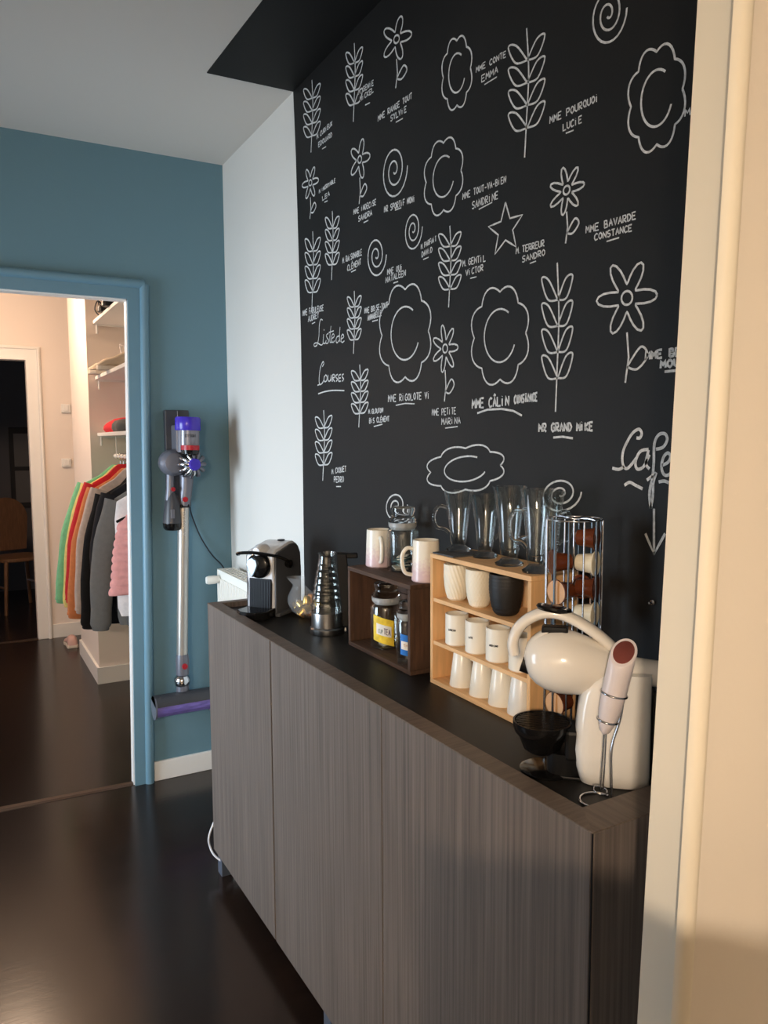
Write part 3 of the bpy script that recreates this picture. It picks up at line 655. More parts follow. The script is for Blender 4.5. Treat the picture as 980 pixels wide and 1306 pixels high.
for i, (a, b, c) in enumerate(pos):
    T = Matrix.Translation((bgp.x+a, bgp.y+b, ZS+c)) @ Matrix.Rotation(rr.uniform(0, 6), 4, 'Z') @ Matrix.Rotation(rr.uniform(-1.2, 1.2), 4, 'X')
    mb = MB().lathe([(0, .013), (.008, .013), (.011, .006), (.013, -.008), (.0165, -.010), (.0165, -.0115), (0, -.0115)], seg=12, T=T)
    tag(mb.build('coffee_capsule', 'gold' if i % 4 else 'orange_foil', smooth=40), ('gold' if i % 4 else 'orange') + ' foil coffee capsule inside the clear bag beside the kettle', 'capsule', ('gold' if i % 4 else 'orange') + ' capsules in the bag')

# ------------------------------------------------------------------ glass kettle
kp = top(418, 812); vd = Vector((kp.x, kp.y, 0)).normalized()
kc = kp + vd*0.046
KT = thing('kettle', 'slim glass kettle with brushed steel base and black handle', 'kettle', (kc.x, kc.y, ZS), math.atan2(-vd.x, vd.y))
kh = on(418, 704, 1, kc.y).z - ZS
MB().lathe([(0, 0), (.048, 0), (.050, .004), (.050, .016), (.046, .02), (0, .02)], seg=32).build('power_base', 'steel', KT, smooth=40)
MB().lathe([(0, .021), (.0455, .021), (.0455, .062), (0, .062)], seg=32).build('lower_band', 'steel', KT, smooth=40)
g = [(0, .063), (.0455, .063), (.0445, .085), (.041, .115), (.036, .145), (.030, .175), (.0245, .20), (.022, kh-.012), (.0245, kh), (.0225, kh), (.0200, kh-.012), (.0225, .20), (.028, .175), (.034, .145), (.039, .115), (.0425, .085), (.043, .067), (0, .067)]
def rib(r, z, a, k): return r + (0.0013*math.sin(z*330) if .09 < z < .2 else 0)
gg = []
for (r0_, z0), (r1_, z1) in zip(g, g[1:]):
    n = 6 if abs(z1-z0) > 0.02 else 1
    for i in range(n): gg.append((r0_+(r1_-r0_)*i/n, z0+(z1-z0)*i/n))
gg.append(g[-1])
MB().lathe(gg, seg=32, rfun=rib).build('glass_body', 'glass', KT, smooth=50)
hpf = [(.043, .02), (.070, .02), (.066, .14), (.056, kh-.004), (.026, kh-.002), (.028, .19)]
MB().prism([(a, -.017, b) for a, b in hpf], [(a, .017, b) for a, b in hpf]).build('handle', 'black_plastic', KT, bevel=0.003)
MB().box(.04, .088, -.012, .012, kh-.018, kh-.004).build('lid_lever', 'black_plastic', KT, bevel=0.003)
MB().box(.046, .054, -.005, .005, 0.003, .014).build('switch', 'pale_ceramic', KT, bevel=0.002)

# ------------------------------------------------------------------ jar, mug and cup makers
def glass_jar(t, R, Hh, lid=True, faces=0, lidh=0.035):
    rf = None
    if faces:
        def rf(r, z, a, k):
            s = PI/faces; b = (a+s) % (2*s) - s
            return min(r, R*0.93/math.cos(b)) if r > R*0.8 else r
    nk = R*0.80
    p = [(0, 0), (R*0.9, 0), (R, .005), (R, Hh*0.80), (R*0.96, Hh*0.87), (nk, Hh*0.93), (nk, Hh), (nk-.003, Hh), (nk-.003, Hh*0.93), (R*0.96-.003, Hh*0.865), (R-.003, Hh*0.80), (R-.003, .009), (R*0.88, .005), (0, .005)]
    MB().lathe(p, seg=48 if faces else 28, rfun=rf).build('glass_body', 'glass', t, smooth=30)
    if lid:
        MB().lathe([(nk-.0035, Hh-.012), (nk+.003, Hh-.004), (nk+.004, Hh+.006), (nk-.0035, Hh+.006), (nk-.0035, Hh-.012)], seg=28).build('seal_ring', 'seal', t, smooth=30)
        b = Hh+.0065
        MB().lathe([(0, b), (nk+.002, b), (nk+.003, b+.004), (nk*.9, b+lidh*.35), (nk*.86, b+lidh*.55), (nk*.95, b+lidh*.75), (nk*.93, b+lidh*.92), (nk*.7, b+lidh), (0, b+lidh)], seg=28).build('lid', 'glass_solid', t, smooth=40)
def sachets(t, R, z1, m, n=7, seed=1):
    q = random.Random(seed)
    for i in range(n):
        a = q.uniform(0, 6.28); r = q.uniform(0, R*0.3); h = q.uniform(.5, .9)*(z1)
        T = Matrix.Translation((r*math.cos(a), r*math.sin(a), .008+i*.0035)) @ Matrix.Rotation(a, 4, 'Z') @ Matrix.Rotation(q.uniform(-.25, .25), 4, 'X')
        MB().box(-R*.45, R*.45, -R*.36, R*.36, 0, .002).xf(T).build('tea_sachet', m if i % 2 else 'sachet', t)
def curved_label(t, R, a0, a1, z0, z1, m, name='label', shear=0.0, par=None):
    n = 10; A = []; B = []
    for i in range(n+1):
        a = a0+(a1-a0)*i/n; s = shear*(i/n-.5)
        A.append((R*math.cos(a), R*math.sin(a), z0+s)); B.append((R*math.cos(a), R*math.sin(a), z1+s))
    mb = MB(); mb.v = [Vector(v) for v in A+B]; mb.f = [(i, i+1, n+2+i, n+1+i) for i in range(n)]
    return mb.build(name, m, par or t, smooth=60, recalc=False)
def label_text(t, R, text, a0, a1, z0, hgt, m, shear, a_mid, wid=0.0014, par=None):
    mb = MB()
    for st in glyph_strokes(text, (0, 0), (1, 0), 1.0):
        P = []
        for u, v in st:
            a = a0+(a1-a0)*u; s = shear*(u-.5)
            P.append(Vector((R*math.cos(a), R*math.sin(a), z0+s-v*hgt)))
        for p, q in zip(P, P[1:]):
            mb.ribbon([p, q], wid, Vector((p.x, p.y, 0)).normalized())
    mb.build('lettering', m, par or t, recalc=False)

# ------------------------------------------------------------------ dark wooden crate with jars
cl = top(443, 822); cr = top(525, 862)
CX = (cl.x+cr.x)/2; CY0, CY1 = cr.y, cl.y
CD = XW-0.012-CX; CHt = on(445.7, 722.5, 0, CX).z-ZS
CW = CY1-CY0
CRT = thing('wooden_crate', 'dark stained wooden crate standing on its side beside the kettle', 'crate', (CX, CY0, ZS))
th_ = 0.011
MB().box(0, CD, 0, CW, CHt-th_, CHt).build('top_board', 'crate_wood_h', CRT, bevel=0.0015)
MB().box(0, CD, 0, CW, 0, th_).build('bottom_board', 'crate_wood_h', CRT, bevel=0.0015)
MB().box(0, CD, 0.001, th_+.001, th_, CHt-th_).build('end_board', 'crate_wood', CRT, bevel=0.0015)
MB().box(0, CD, CW-th_-.001, CW-.001, th_, CHt-th_).build('end_board', 'crate_wood', CRT, bevel=0.0015)
for i in range(3):
    z0 = 0.012+i*(CHt-.024)/3; MB().box(CD-.004, CD, th_+.001, CW-th_-.001, z0+.001, z0+(CHt-.024)/3-.001).build('back_slat', 'crate_wood_h', CRT)
ZI = ZS+th_
def facing(p):  # angle of the direction from p towards the camera
    return math.atan2(-p.y, -p.x)
def jar_at(px, py, zb, name, label, R, Hh, xplane=None, lidh=.035, faces=0, group=None):
    p = on(px, py, 2, zb) if xplane is None else on(px, py, 0, xplane)
    t = thing(name, label, 'jar', (p.x, p.y, zb+.001), 0, group)
    glass_jar(t, R, Hh, True, faces, lidh)
    return t, facing(p)
jy, fy = jar_at(489, 0, ZI, 'glass_jar', 'lidded glass jar with a yellow tea label inside the dark crate', 0.0425, 0.126, CX+0.058, .038)
curved_label(jy, .0432, fy-.86, fy+.46, .018, .084, 'label_yellow', 'label', -.016)
curved_label(jy, .0436, fy-.62, fy+.30, .038, .066, 'paper', 'label_panel', -.010)
label_text(jy, .0441, 'CUP', fy-.50, fy-.18, .045, .011, 'sachet_teal', -.003, fy, .0010)
label_text(jy, .0441, 'TEA', fy-.16, fy+.25, .041, .016, 'ink_purple', -.004, fy, .0016)
sachets(jy, .040, .05, 'label_yellow', 8, 4)
jb, fb = jar_at(516.5, 0, ZI, 'glass_jar', 'narrow lidded glass jar with a blue and white label in the dark crate', 0.0245, 0.116, CX+0.029, .030)
jb.location.y = max(jb.location.y, CY0+.038)
curved_label(jb, .0256, fb-.6, fb+.75, .022, .072, 'label_blue', 'label', -.008)
curved_label(jb, .0260, fb-.5, fb+.6, .036, .056, 'paper', 'label_panel', -.006)
label_text(jb, .0264, 'THE', fb-.3, fb+.4, .044, .007, 'orange_foil', -.002, fb, .001)
jg, fg = jar_at(467, 0, ZI, 'glass_jar', 'lidded glass jar with a green label at the back left of the dark crate', 0.034, 0.120, CX+0.085, .036)
curved_label(jg, .0347, fg-.7, fg+.45, .022, .080, 'label_green', 'label', 0)
curved_label(jg, .0351, fg-.6, fg+.1, .040, .060, 'paper', 'label_panel', 0)
sachets(jg, .034, .05, 'sachet_teal', 5, 9)
ZK = ZS+CHt
jt, ft = jar_at(514, 716, ZK, 'glass_jar', 'large faceted glass jar with round lid standing on top of the crate', 0.041, 0.118, CX+0.088, .040, 8)
sachets(jt, .039, .03, 'sachet_teal', 9, 12)

def handle(t, pts, r, m, flat=0.7):
    return MB().tube(smoothpath(pts, 5), r, 10, flat=((0, 1, 0), 1.0)).build('handle', m, t, smooth=50)
def mug_body(t, r0_, r1_, h, m, th=.003, name='body', rfun=None, seg=32, z0=0):
    n = 10; out = [(r0_+(r1_-r0_)*i/n, z0+.003+(h-.003)*i/n) for i in range(n+1)]
    p = [(0, z0), (r0_-.003, z0)] + out + [(r1_-th*.5, z0+h+.001)] + [(max(.004, a-th), max(b, z0+.006)) for a, b in reversed(out)] + [(0, z0+.006)]
    return MB().lathe(p, seg=seg, rfun=rfun).build(name, m, t, smooth=40)
def pmug(px, xplane, label, ang):
    p = on(px, 700, 0, xplane)
    t = thing('mug', label, 'mug', (p.x, p.y, ZK), facing(p)+ang, 'tall mugs on the crate')
    mug_body(t, .0345, .031, .098, 'pink_fade')
    handle(t, [(.031, 0, .078), (.045, 0, .080), (.056, 0, .066), (.057, 0, .042), (.050, 0, .022), (.033, 0, .016)], .0048, 'white_ceramic')
    return t
pmug(543.5, CX+0.062, 'tall white mug fading to pink speckles at the right end of the crate top', 1.35*-1)
pmug(483, CX+0.070, 'tall white mug with its handle to the front, at the left of the crate top', 0.15)

# ------------------------------------------------------------------ pine shelf with cups
sl = top(548, 870); sr = top(661, 922)
SX = 0.915; SY1 = sl.y; SY0 = on(678, 742, 0, SX).y
SHt = on(551, 706, 0, SX).z-ZS; SDp = XW-0.012-SX
SH = thing('pine_shelf_unit', 'small three-tier pine shelf unit holding cups on the sideboard', 'shelf unit', (SX, SY0, ZS))
tb = 0.010; SW = SY1-SY0
MB().box(0, SDp, 0, SW, SHt-tb, SHt).build('top_board', 'pine', SH, bevel=0.001)
MB().box(0, SDp, 0, SW, 0, tb).build('bottom_board', 'pine', SH, bevel=0.001)
MB().box(0, SDp, 0, tb, tb, SHt-tb).build('side_board', 'pine_v', SH, bevel=0.001)
MB().box(0, SDp, SW-tb, SW, tb, SHt-tb).build('side_board', 'pine_v', SH, bevel=0.001)
lv = [tb, SHt*0.335, SHt*0.665]
for z in lv[1:]: MB().box(0.002, SDp, tb, SW-tb, z-tb*.9, z).build('shelf_board', 'pine', SH, bevel=0.001)
MB().box(SDp-.004, SDp, tb, SW-tb, tb, SHt-tb).build('back_panel', 'pine_v', SH)
def shelf_y(px, py, x): return on(px, py, 0, x).y
# tier 1 (top): textured cups
def cup_profile(R, Hh):
    o = [(R*.52, 0), (R*.72, Hh*.06), (R*.86, Hh*.22), (R*.95, Hh*.42), (R, Hh*.65), (R, Hh*.85), (R*.985, Hh)]
    q = []
    for (a, b), (c, d) in zip(o, o[1:]):
        for i in range(6): q.append((a+(c-a)*i/6, b+(d-b)*i/6))
    q.append(o[-1])
    return [(0, 0)] + q + [(r-.0028, max(z, .004)) for r, z in reversed(q)] + [(0, .004)]
def tex_cup(px, R, Hh, m, label, mode, xp):
    y = shelf_y(px, 740, xp)
    t = thing('tumbler', label, 'cup', (xp, y, ZS+lv[2]), 0, 'textured cups on the top tier')
    half_n = 38
    def rf(r, z, a, k):
        if k > half_n: return r
        if mode == 0: return r + .0007*math.sin(a*22 + z*260)
        if mode == 1: return r + .0006*math.sin(a*26)*math.sin(z*480)
        return r + .0007*math.sin(z*900)*(0.6+.4*math.sin(a*30))
    MB().lathe(cup_profile(R, Hh), seg=96, rfun=rf).build('body', m, t, smooth=60)
tex_cup(583, .0285, .080, 'cream_ceramic', 'cream tumbler with slanted ridges, leftmost on the top tier of the pine shelf', 0, SX+.034)
tex_cup(611.5, .0285, .080, 'cream_ceramic', 'cream tumbler with small dimples, beside the black cup on the pine shelf', 1, SX+.034)
tex_cup(646, .0345, .083, 'black_ceramic', 'black ribbed tumbler on the top tier of the pine shelf', 2, SX+.037)
# tier 2: mugs with a small printed word
words = ['ESPRESSO', 'LATTE', 'AMERICANO', 'MOCHA']
lab = ['white mug with a small printed word, leftmost on the middle tier of the pine shelf', 'white mug with a short printed word, second from the left on the middle tier',
       'white mug with a long printed word, third from the left on the middle tier', 'white mug half hidden behind the lever of the white capsule machine']
for i, px in enumerate((583, 609, 636, 666)):
    xp = SX+.030
    y = shelf_y(px, 800, xp)
    t = thing('mug', lab[i], 'mug', (xp, y, ZS+lv[1]), 0, 'printed mugs on the middle tier')
    mug_body(t, .0255, .0255, .068, 'white_ceramic')
    fa_ = facing(Vector((xp, y, 0)))
    label_text(t, .0258, words[i], fa_-.78, fa_-.78+.085*len(words[i]), .034, .0042, 'ink', 0, 0, .0011)
    b = MB().tube(smoothpath([(.018, -.022, .055), (.030, -.034, .054), (.037, -.040, .040), (.033, -.036, .022), (.018, -.020, .016)], 4), .0036, 8)
    b.xf(Matrix.Rotation(1.75, 4, 'Z')).build('handle', 'white_ceramic', t, smooth=50)
# tier 3: upside-down conical cups
lab3 = ['white conical cup turned upside down, leftmost on the bottom tier of the pine shelf', 'white conical cup turned upside down, second from the left on the bottom tier',
        'white conical cup turned upside down, third from the left on the bottom tier', 'white conical cup turned upside down, rightmost on the bottom tier near the black drip tray']
for i, px in enumerate((589.5, 615, 640, 665)):
    xp = SX+.034
    y = shelf_y(px, 870, xp)
    t = thing('cup', lab3[i], 'cup', (xp, y, ZS+lv[0]), 0, 'upturned cups on the bottom tier')
    p = [(.027, 0), (.0275, .002), (.0185, .074), (.0165, .077), (0, .077)]
    MB().lathe([(0, .070), (.0155, .070), (.0245, .0005), (.027, 0), (.0275, .002), (.0185, .074), (.0165, .077), (0, .077)], seg=32).build('body', 'white_ceramic' if i < 3 else 'pale_ceramic', t, smooth=40)
    MB().tube(smoothpath([(.010, -.018, .060), (.014, -.030, .056), (.016, -.036, .036), (.014, -.032, .020), (.012, -.022, .016)], 4), .003, 8).build('handle', 'white_ceramic', t, smooth=50)
# latte glasses on top
ZG = ZS+SHt
tag(box('slate_coaster', 'slate', None, SX+.004, SX+.095, SY1-.085, SY1-.004, ZG, ZG+.003), 'thin slate coaster under the left latte glasses on the pine shelf', 'coaster')
def latte(px, py, zb, xp, R, Hh, label, ang):
    p = on(px, py, 0, xp)
    t = thing('latte_glass', label, 'glass', (p.x, p.y, zb+.001), facing(p)+ang, 'latte glasses on the pine shelf')
    MB().lathe([(0, 0), (R*.80, 0), (R*.84, .004), (R*.6, .009), (R*.48, .013), (0, .0135)], seg=32).build('foot', 'glass_solid', t, smooth=40)
    o = [(R*.47, .0145), (R*.48, .016), (R*.55, .024), (R*.60, Hh*.35), (R*.75, Hh*.65), (R*.93, Hh*.93), (R, Hh)]
    inn = [(R-.002, Hh), (R*.93-.0022, Hh*.93), (R*.75-.0024, Hh*.65), (R*.60-.0026, Hh*.35), (R*.5-.002, .032), (0, .028)]
    MB().lathe([(0, .0145)] + o + inn, seg=32).build('glass_body', 'glass', t, smooth=40)
    MB().tube(smoothpath([(R*.78, 0, Hh*.72), (R*1.35, 0, Hh*.74), (R*1.65, 0, Hh*.58), (R*1.45, 0, Hh*.40), (R*.9, 0, Hh*.36), (R*.62, 0, Hh*.30)], 5), 0.0040, 10).build('handle', 'glass_solid', t, smooth=50)
latte(585, 700, ZG+.003, SX+.060, .0335, .135, 'short latte glass with its handle to the left, leftmost on the pine shelf', -1.5)
latte(619, 700, ZG+.003 if False else ZG, SX+.066, .0325, .135, 'short latte glass standing second from the left on the pine shelf', 1.3)
latte(650, 700, ZG, SX+.046, .0345, .158, 'tall latte glass standing in the middle of the pine shelf top', 0.9)
latte(684, 700, ZG, SX+.036, .0315, .158, 'tall latte glass at the right end of the pine shelf, nearest the capsule rack', -1.3)
latte(702, 690, ZG, SX+.097, .028, .150, 'latte glass at the back right of the pine shelf by the chalkboard', 1.0)

# ------------------------------------------------------------------ wire capsule rack
RC = Vector((0.948, 0, 0)); RC.y = on(731, 780, 0, RC.x).y
RT = on(731, 662, 1, RC.y).z
RK = thing('capsule_rack', 'round chrome wire capsule rack behind the white capsule machine', 'rack', (RC.x, RC.y, ZS))
rh = RT-ZS; RR = 0.049
def ringp(r, z, n=28): return [(r*math.cos(2*PI*i/n), r*math.sin(2*PI*i/n), z) for i in range(n)]
MB().lathe([(0, 0), (RR+.004, 0), (RR+.004, .008), (RR-.004, .011), (0, .011)], seg=32).build('base', 'black_gloss', RK, smooth=40)
MB().tube(ringp(RR, rh), .0016, 6, True).build('top_ring', 'chrome', RK, smooth=60)
MB().tube(ringp(RR, rh*.5), .0013, 6, True).build('middle_ring', 'chrome', RK, smooth=60)
MB().tube([(0, 0, .01), (0, 0, rh)], .0022, 8).build('centre_post', 'chrome', RK, smooth=60)
for i in range(12):
    a = 2*PI*i/12+.12
    MB().tube([(RR*math.cos(a), RR*math.sin(a), .008), (RR*math.cos(a), RR*math.sin(a), rh)], .0016 if i % 3 else .0024, 6).build('wire', 'chrome', RK, smooth=60)
for i in range(4):
    a = 2*PI*i/4+.12
    MB().tube(smoothpath([(RR*math.cos(a), RR*math.sin(a), rh), (RR*.6*math.cos(a), RR*.6*math.sin(a), rh+.003), (0, 0, rh)], 3), .0014, 6).build('top_spoke', 'chrome', RK, smooth=60)
CAPR = .0222
view = facing(RC)  # towards the camera
def capsule(ang, z, m, m2, label, face_out=True, r=.027):
    a = view+ang
    d = Vector((math.cos(a), math.sin(a), 0)) 
    T = Matrix.Translation(Vector((RC.x, RC.y, ZS+z)) + d*r) @ d.to_track_quat('Z', 'Y').to_matrix().to_4x4()
    t = thing('coffee_capsule', label, 'capsule', (0, 0, 0), 0, 'capsules in the wire rack')
    t.matrix_world = T
    MB().lathe([(0, -.022), (.010, -.022), (.014, -.019), (.0185, .011), (CAPR, .0125), (CAPR, .0145), (0, .0145)], seg=24).build('shell', m, t, smooth=40)
    MB().lathe([(CAPR*.95, .0150), (0, .0155)], seg=24).build('foil_lid', m2, t, smooth=40)
def capz(py): return on(731, py, 1, RC.y).z-ZS
capsule(-1.2, capz(716), 'capsule_brown', 'capsule_brown', 'dark brown capsule at the left of the wire rack, above the tan lid', r=.026)
capsule(-.75, capz(752), 'capsule_brown', 'capsule_tan', 'capsule with a tan printed lid at the left of the wire rack', r=.028)
capsule(-.75, max(.036, capz(892)), 'capsule_brown', 'capsule_tan', 'capsule with a tan lid at the bottom of the wire rack, over the drip tray', r=.028)
capsule(1.25, capz(685), 'capsule_brown', 'capsule_brown', 'brown capsule at the top right of the wire rack', r=.026)
capsule(1.2, capz(716.5), 'capsule_white', 'capsule_white', 'white capsule second from the top at the right of the wire rack', r=.026)
capsule(1.25, capz(748), 'capsule_brown', 'capsule_brown', 'brown capsule between the two white capsules of the wire rack', r=.026)
capsule(1.2, capz(780), 'capsule_white', 'capsule_white', 'white capsule just above the shoulder of the white capsule machine', r=.026)
capsule(2.7, capz(752), 'capsule_brown', 'capsule_brown', 'dark brown capsule at the back of the wire rack beside the tan lid', r=.022)

# ------------------------------------------------------------------ white capsule coffee machine
m0 = top(740, 1004); m1 = top(826, 1017)
mf = top(698, 1004); ax = (Vector((m1.x-mf.x, m1.y-mf.y, 0))).normalized(); ay = Vector((-ax.y, ax.x, 0))
if ay.y < 0: ay = -ay
HD = 0.048
mo = Vector((m0.x, m0.y, ZS)) + ay*HD
ang = math.atan2(ax.y, ax.x)
CM = thing('capsule_coffee_machine', 'large glossy white capsule coffee machine with black drip tray at the near end', 'coffee machine', mo, ang)
K = (m1-m0).length/86.6
def P2(px, py): return ((px-740)*K, (1006-py)*K)
def PH(px, py):
    return ((px-10*max(0.0, min(1.0, (810-px)/80.0))-740)*K, (1006-py)*K)
cols = [(1006, 742, 832, .040), (1004, 739, 832, .044), (985, 734, 832, .048), (960, 731, 832, .048), (930, 733, 832, .048), (900, 736, 832, .047), (880, 740, 832, .046), (862, 750, 832, .044), (850, 765, 832, .04)]
rings_ = []
for py, xl, xr, hd in cols:
    x0, z = P2(xl, py); x1, _ = P2(xr, py); rings_.append(sell((x0+x1)/2, 0, (x1-x0)/2, hd, z, 32, 4.0))
MB().loft(rings_).build('body', 'white_gloss', CM, smooth=50)
hp_ = [(672, 0), (673, 14), (677, 24), (685, 33), (697, 40), (712, 44), (727, 45), (742, 43.5), (757, 39), (772, 33), (787, 26.5), (800, 21.5), (815, 18.5), (846, 18)]
rg = []
for px, r in hp_:
    cy = 845+max(0, (px-735))*0.085
    x, z = PH(px, cy); r = max(r, .5)*K
    rg.append([(x+(-.10)*r*math.sin(t), r*math.cos(t)*min(1, .95), z+r*math.sin(t)) for t in [2*PI*i/32 for i in range(32)]])
MB().loft(rg).build('brew_head', 'white_gloss', CM, smooth=60)
lev = [(657, 838), (655, 822), (661, 803), (676, 787), (697, 777.5), (720, 778), (745, 789), (768, 806), (790, 828)]
pth = [(PH(*q)[0], 0.0, PH(*q)[1]) for q in lev]
MB().tube(smoothpath(pth, 6), [K*8.0+0.0*i for i in range(len(smoothpath(pth, 6)))], 14, flat=((0, 1, 0), 1.7)).build('locking_lever', 'white_gloss', CM, smooth=50)
x, z = PH(711, 771.5)
MB().lathe([(0, -.003), (.026, -.003), (.029, .001), (.027, .0045), (0, .006)], seg=26, T=Matrix.Rotation(.14, 4, 'Y') @ Matrix.Diagonal((1, .62, 1, 1)), c=(x, 0, z)).build('lever_pad', 'black_gloss', CM, smooth=40)
cpt = [(720+45.5*math.cos(t), 845-45.5*math.sin(t)) for t in [math.radians(100+i*8) for i in range(14)]]
MB().tube([(PH(*q)[0], 0, PH(*q)[1]) for q in cpt], [K*(2+3.2*math.sin(PI*(i+.5)/14)) for i in range(14)], 10, flat=((0, 1, 0), 3.2)).build('capsule_collar', 'white_gloss', CM, smooth=50)
x, z = PH(678, 852)
MB().lathe([(0, -.006), (.016, -.006), (.016, .012), (0, .012)], seg=20, T=Matrix.Rotation(-PI/2+.3, 4, 'Y'), c=(x, 0, z)).build('injector', 'black_plastic', CM, smooth=40)
x, z = PH(705, 800)
MB().box(x-.012, x+.03, -.012, .012, z-.02, z+.006).build('lever_hinge', 'black_plastic', CM, bevel=0.004)
x, z = PH(697, 932)
R1 = 41*K
MB().lathe([(0, -.040), (.022, -.040), (.030, -.034), (R1*.80, -.014), (R1*.94, -.006), (R1, .004), (R1, .012), (R1-.003, .012), (R1-.004, .004), (0, .003)], seg=36, c=(x, 0, z-.012)).build('drip_tray', 'black_gloss', CM, smooth=40)
for i in range(-6, 7):
    yy = i*.0065; hw = math.sqrt(max(0, (R1-.005)**2-yy*yy))
    MB().box(x-hw, x+hw, yy-.0014, yy+.0014, z-.004, z-.001).build('grill_bar', 'black_gloss', CM)
x2, _ = P2(738, 945); MB().box(x2-.022, x2+.010, -.03, .03, z-.055, z-.004).build('tray_mount', 'black_plastic', CM, bevel=0.006)
MB().prism(sell((PH(704, 0)[0]+P2(742, 0)[0])/2, 0, (P2(742, 0)[0]-PH(704, 0)[0])/2, .026, .006, 20, 3), sell((PH(704, 0)[0]+P2(742, 0)[0])/2, 0, (P2(742, 0)[0]-PH(704, 0)[0])/2, .028, z-.045, 20, 3)).build('tray_support', 'black_plastic', CM, smooth=40)
x3, z3 = PH(703, 1000)
MB().lathe([(0, 0), (.042, 0), (.043, .004), (.036, .007), (0, .008)], seg=32, c=(x3, 0.004, 0)).build('foot_plate', 'black_gloss', CM, smooth=40)
MB().box(x3, P2(745, 0)[0], -.028, .034, 0, .006).build('foot_bridge', 'black_plastic', CM, bevel=0.002)
MB().box(P2(829.5, 0)[0]+.004, P2(838, 0)[0], -.03, .03, .004, P2(0, 875)[1]).build('water_tank', 'black_gloss', CM, bevel=0.003)

# ------------------------------------------------------------------ milk frother on its stand
fb0 = top(762, 1024)
FR = thing('milk_frother', 'white handheld milk frother with copper top hanging on a chrome stand', 'milk frother', (fb0.x, fb0.y, ZS))
fyv = Vector((fb0.x, fb0.y, 0)).normalized()
rgt = Vector((fyv.y, -fyv.x, 0))
dd = fb0.length if False else math.hypot(fb0.x, fb0.y)
def FP(px, py, dep=0.0):
    """pixel -> local point on the vertical plane through the frother that faces the doorway"""
    d = _f + _r*((px-IW/2)/FPX) + _u*((IH/2-py)/FPX)
    t = (dd+dep)/(d.x*fyv.x+d.y*fyv.y); q = CAMP+d*t
    return q - Vector((fb0.x, fb0.y, ZS))
a0, a1 = FP(796, 832), FP(771, 936)
axd = (a1-a0).normalized(); LL = (a1-a0).length
T = Matrix.Translation(a0) @ axd.to_track_quat('Z', 'Y').to_matrix().to_4x4()
sc = (FP(812, 860)-FP(778, 860)).length/2
nf = (-axd*.70 - fyv*.62 - rgt*.18).normalized()
Qf = axd.to_track_quat('Z', 'Y').to_matrix()
def fring(frac, r, cut=False, off=0.0):
    c = a0 + axd*(LL*frac); out = []
    for i in range(28):
        q = Qf @ Vector((r*math.cos(2*PI*i/28), r*math.sin(2*PI*i/28), 0))
        if cut: q = q - axd*((q.dot(nf))/(axd.dot(nf)))
        out.append(c+q+nf*off)
    return out
MB().loft([fring(0, sc*.96, True), fring(.012, sc, True), fring(.25, sc*.99), fring(.5, sc*.97), fring(.72, sc*.86), fring(.88, sc*.62), fring(.97, sc*.38), fring(1.0, sc*.16)]).build('body', 'frother_white', FR, smooth=45)
MB().loft([fring(0, sc*.78, True, -.002), fring(0, sc*.78, True, .0006), fring(0, sc*.62, True, .0016)]).build('copper_button', 'copper', FR, smooth=40)
tip = FP(766, 1008)
MB().tube([a1, a1.lerp(tip, .5), tip], .0010, 6).build('whisk_wire', 'chrome', FR, smooth=60)
MB().tube([a1+rgt*.003, a1.lerp(tip, .5)+rgt*.004, tip+rgt*.004], .0010, 6).build('whisk_wire', 'chrome', FR, smooth=60)
MB().tube([tip+Vector((.010*math.cos(t), .010*math.sin(t), 0.002*math.sin(t))) for t in [2*PI*i/20 for i in range(20)]], .0012, 6, True).build('whisk_coil', 'chrome', FR, smooth=60)
# stand
ctr = Vector((0, 0, .002)) + fyv*.004
arc = [ctr + Vector((.026*math.cos(t), .026*math.sin(t), 0)) for t in [0.1+5.6*i/30 for i in range(31)]]
MB().tube(arc, .0019, 8).build('stand_base', 'chrome', FR, smooth=60)
s0 = FP(781, 1020, .010); s0.z = .003
MB().tube(smoothpath([s0, FP(780, 985, .012), FP(781, 952, .014), FP(792, 915, .018), FP(797, 880, .021)], 5), .0018, 8).build('stand_rod', 'chrome', FR, smooth=60)
for zf, rad_ in ((.50, sc*1.02), (.83, sc*.78)):
    c = a0 + axd*(LL*zf); Q = axd.to_track_quat('Z', 'Y').to_matrix()
    MB().tube([c + Q @ Vector((rad_*math.cos(t), rad_*math.sin(t), 0)) for t in [2*PI*i/28 for i in range(28)]], .0016, 6, True).build('holder_ring', 'chrome', FR, smooth=60)

# ------------------------------------------------------------------ hallway closet: shelves, rod, clothes
XR = 0.80                                    # rod
XS = 0.735                                   # shelf fronts
sh_lab = ['top white closet shelf carrying black shoes', 'middle white closet shelf carrying beige sneakers', 'lowest white closet shelf above the clothes rail']
shz = []
for i, (px, py) in enumerate(((131, 409), (132, 480), (132, 552))):
    z = on(px, py, 1, YP-0.02).z; shz.append(z)
    t = thing('closet_shelf', sh_lab[i], 'shelf', (XS, YB+0.09, z), 0, 'closet shelves')
    MB().box(0, 1.2-XS, 0, YP-YB-0.092, -.02, 0).build('board', 'white_paint', t, bevel=0.002)
    MB().tube([(0.02, YP-YB-0.10, -.02), (0.02, YP-YB-0.10, -.075)], .006, 8).build('bracket', 'white_paint', t)
    MB().box(0.02, 1.2-XS, YP-YB-0.106, YP-YB-0.094, -.03, -.02).build('bracket', 'white_paint', t)
ZR = on(140, 582, 1, YP-0.25).z
rod = thing('clothes_rail', 'white clothes rail hanging below the lowest closet shelf', 'rail', (XR, YB+0.1, ZR))
MB().tube([(0, 0, 0), (0, YP-YB-0.30, 0)], .013, 12).build('rail', 'white_paint', rod, smooth=50)
for yy in (0.02, YP-YB-0.33):
    MB().tube([(0, yy, 0), (0, yy, shz[2]-.02-ZR)], .004, 6).build('hanger_rod', 'white_paint', rod)
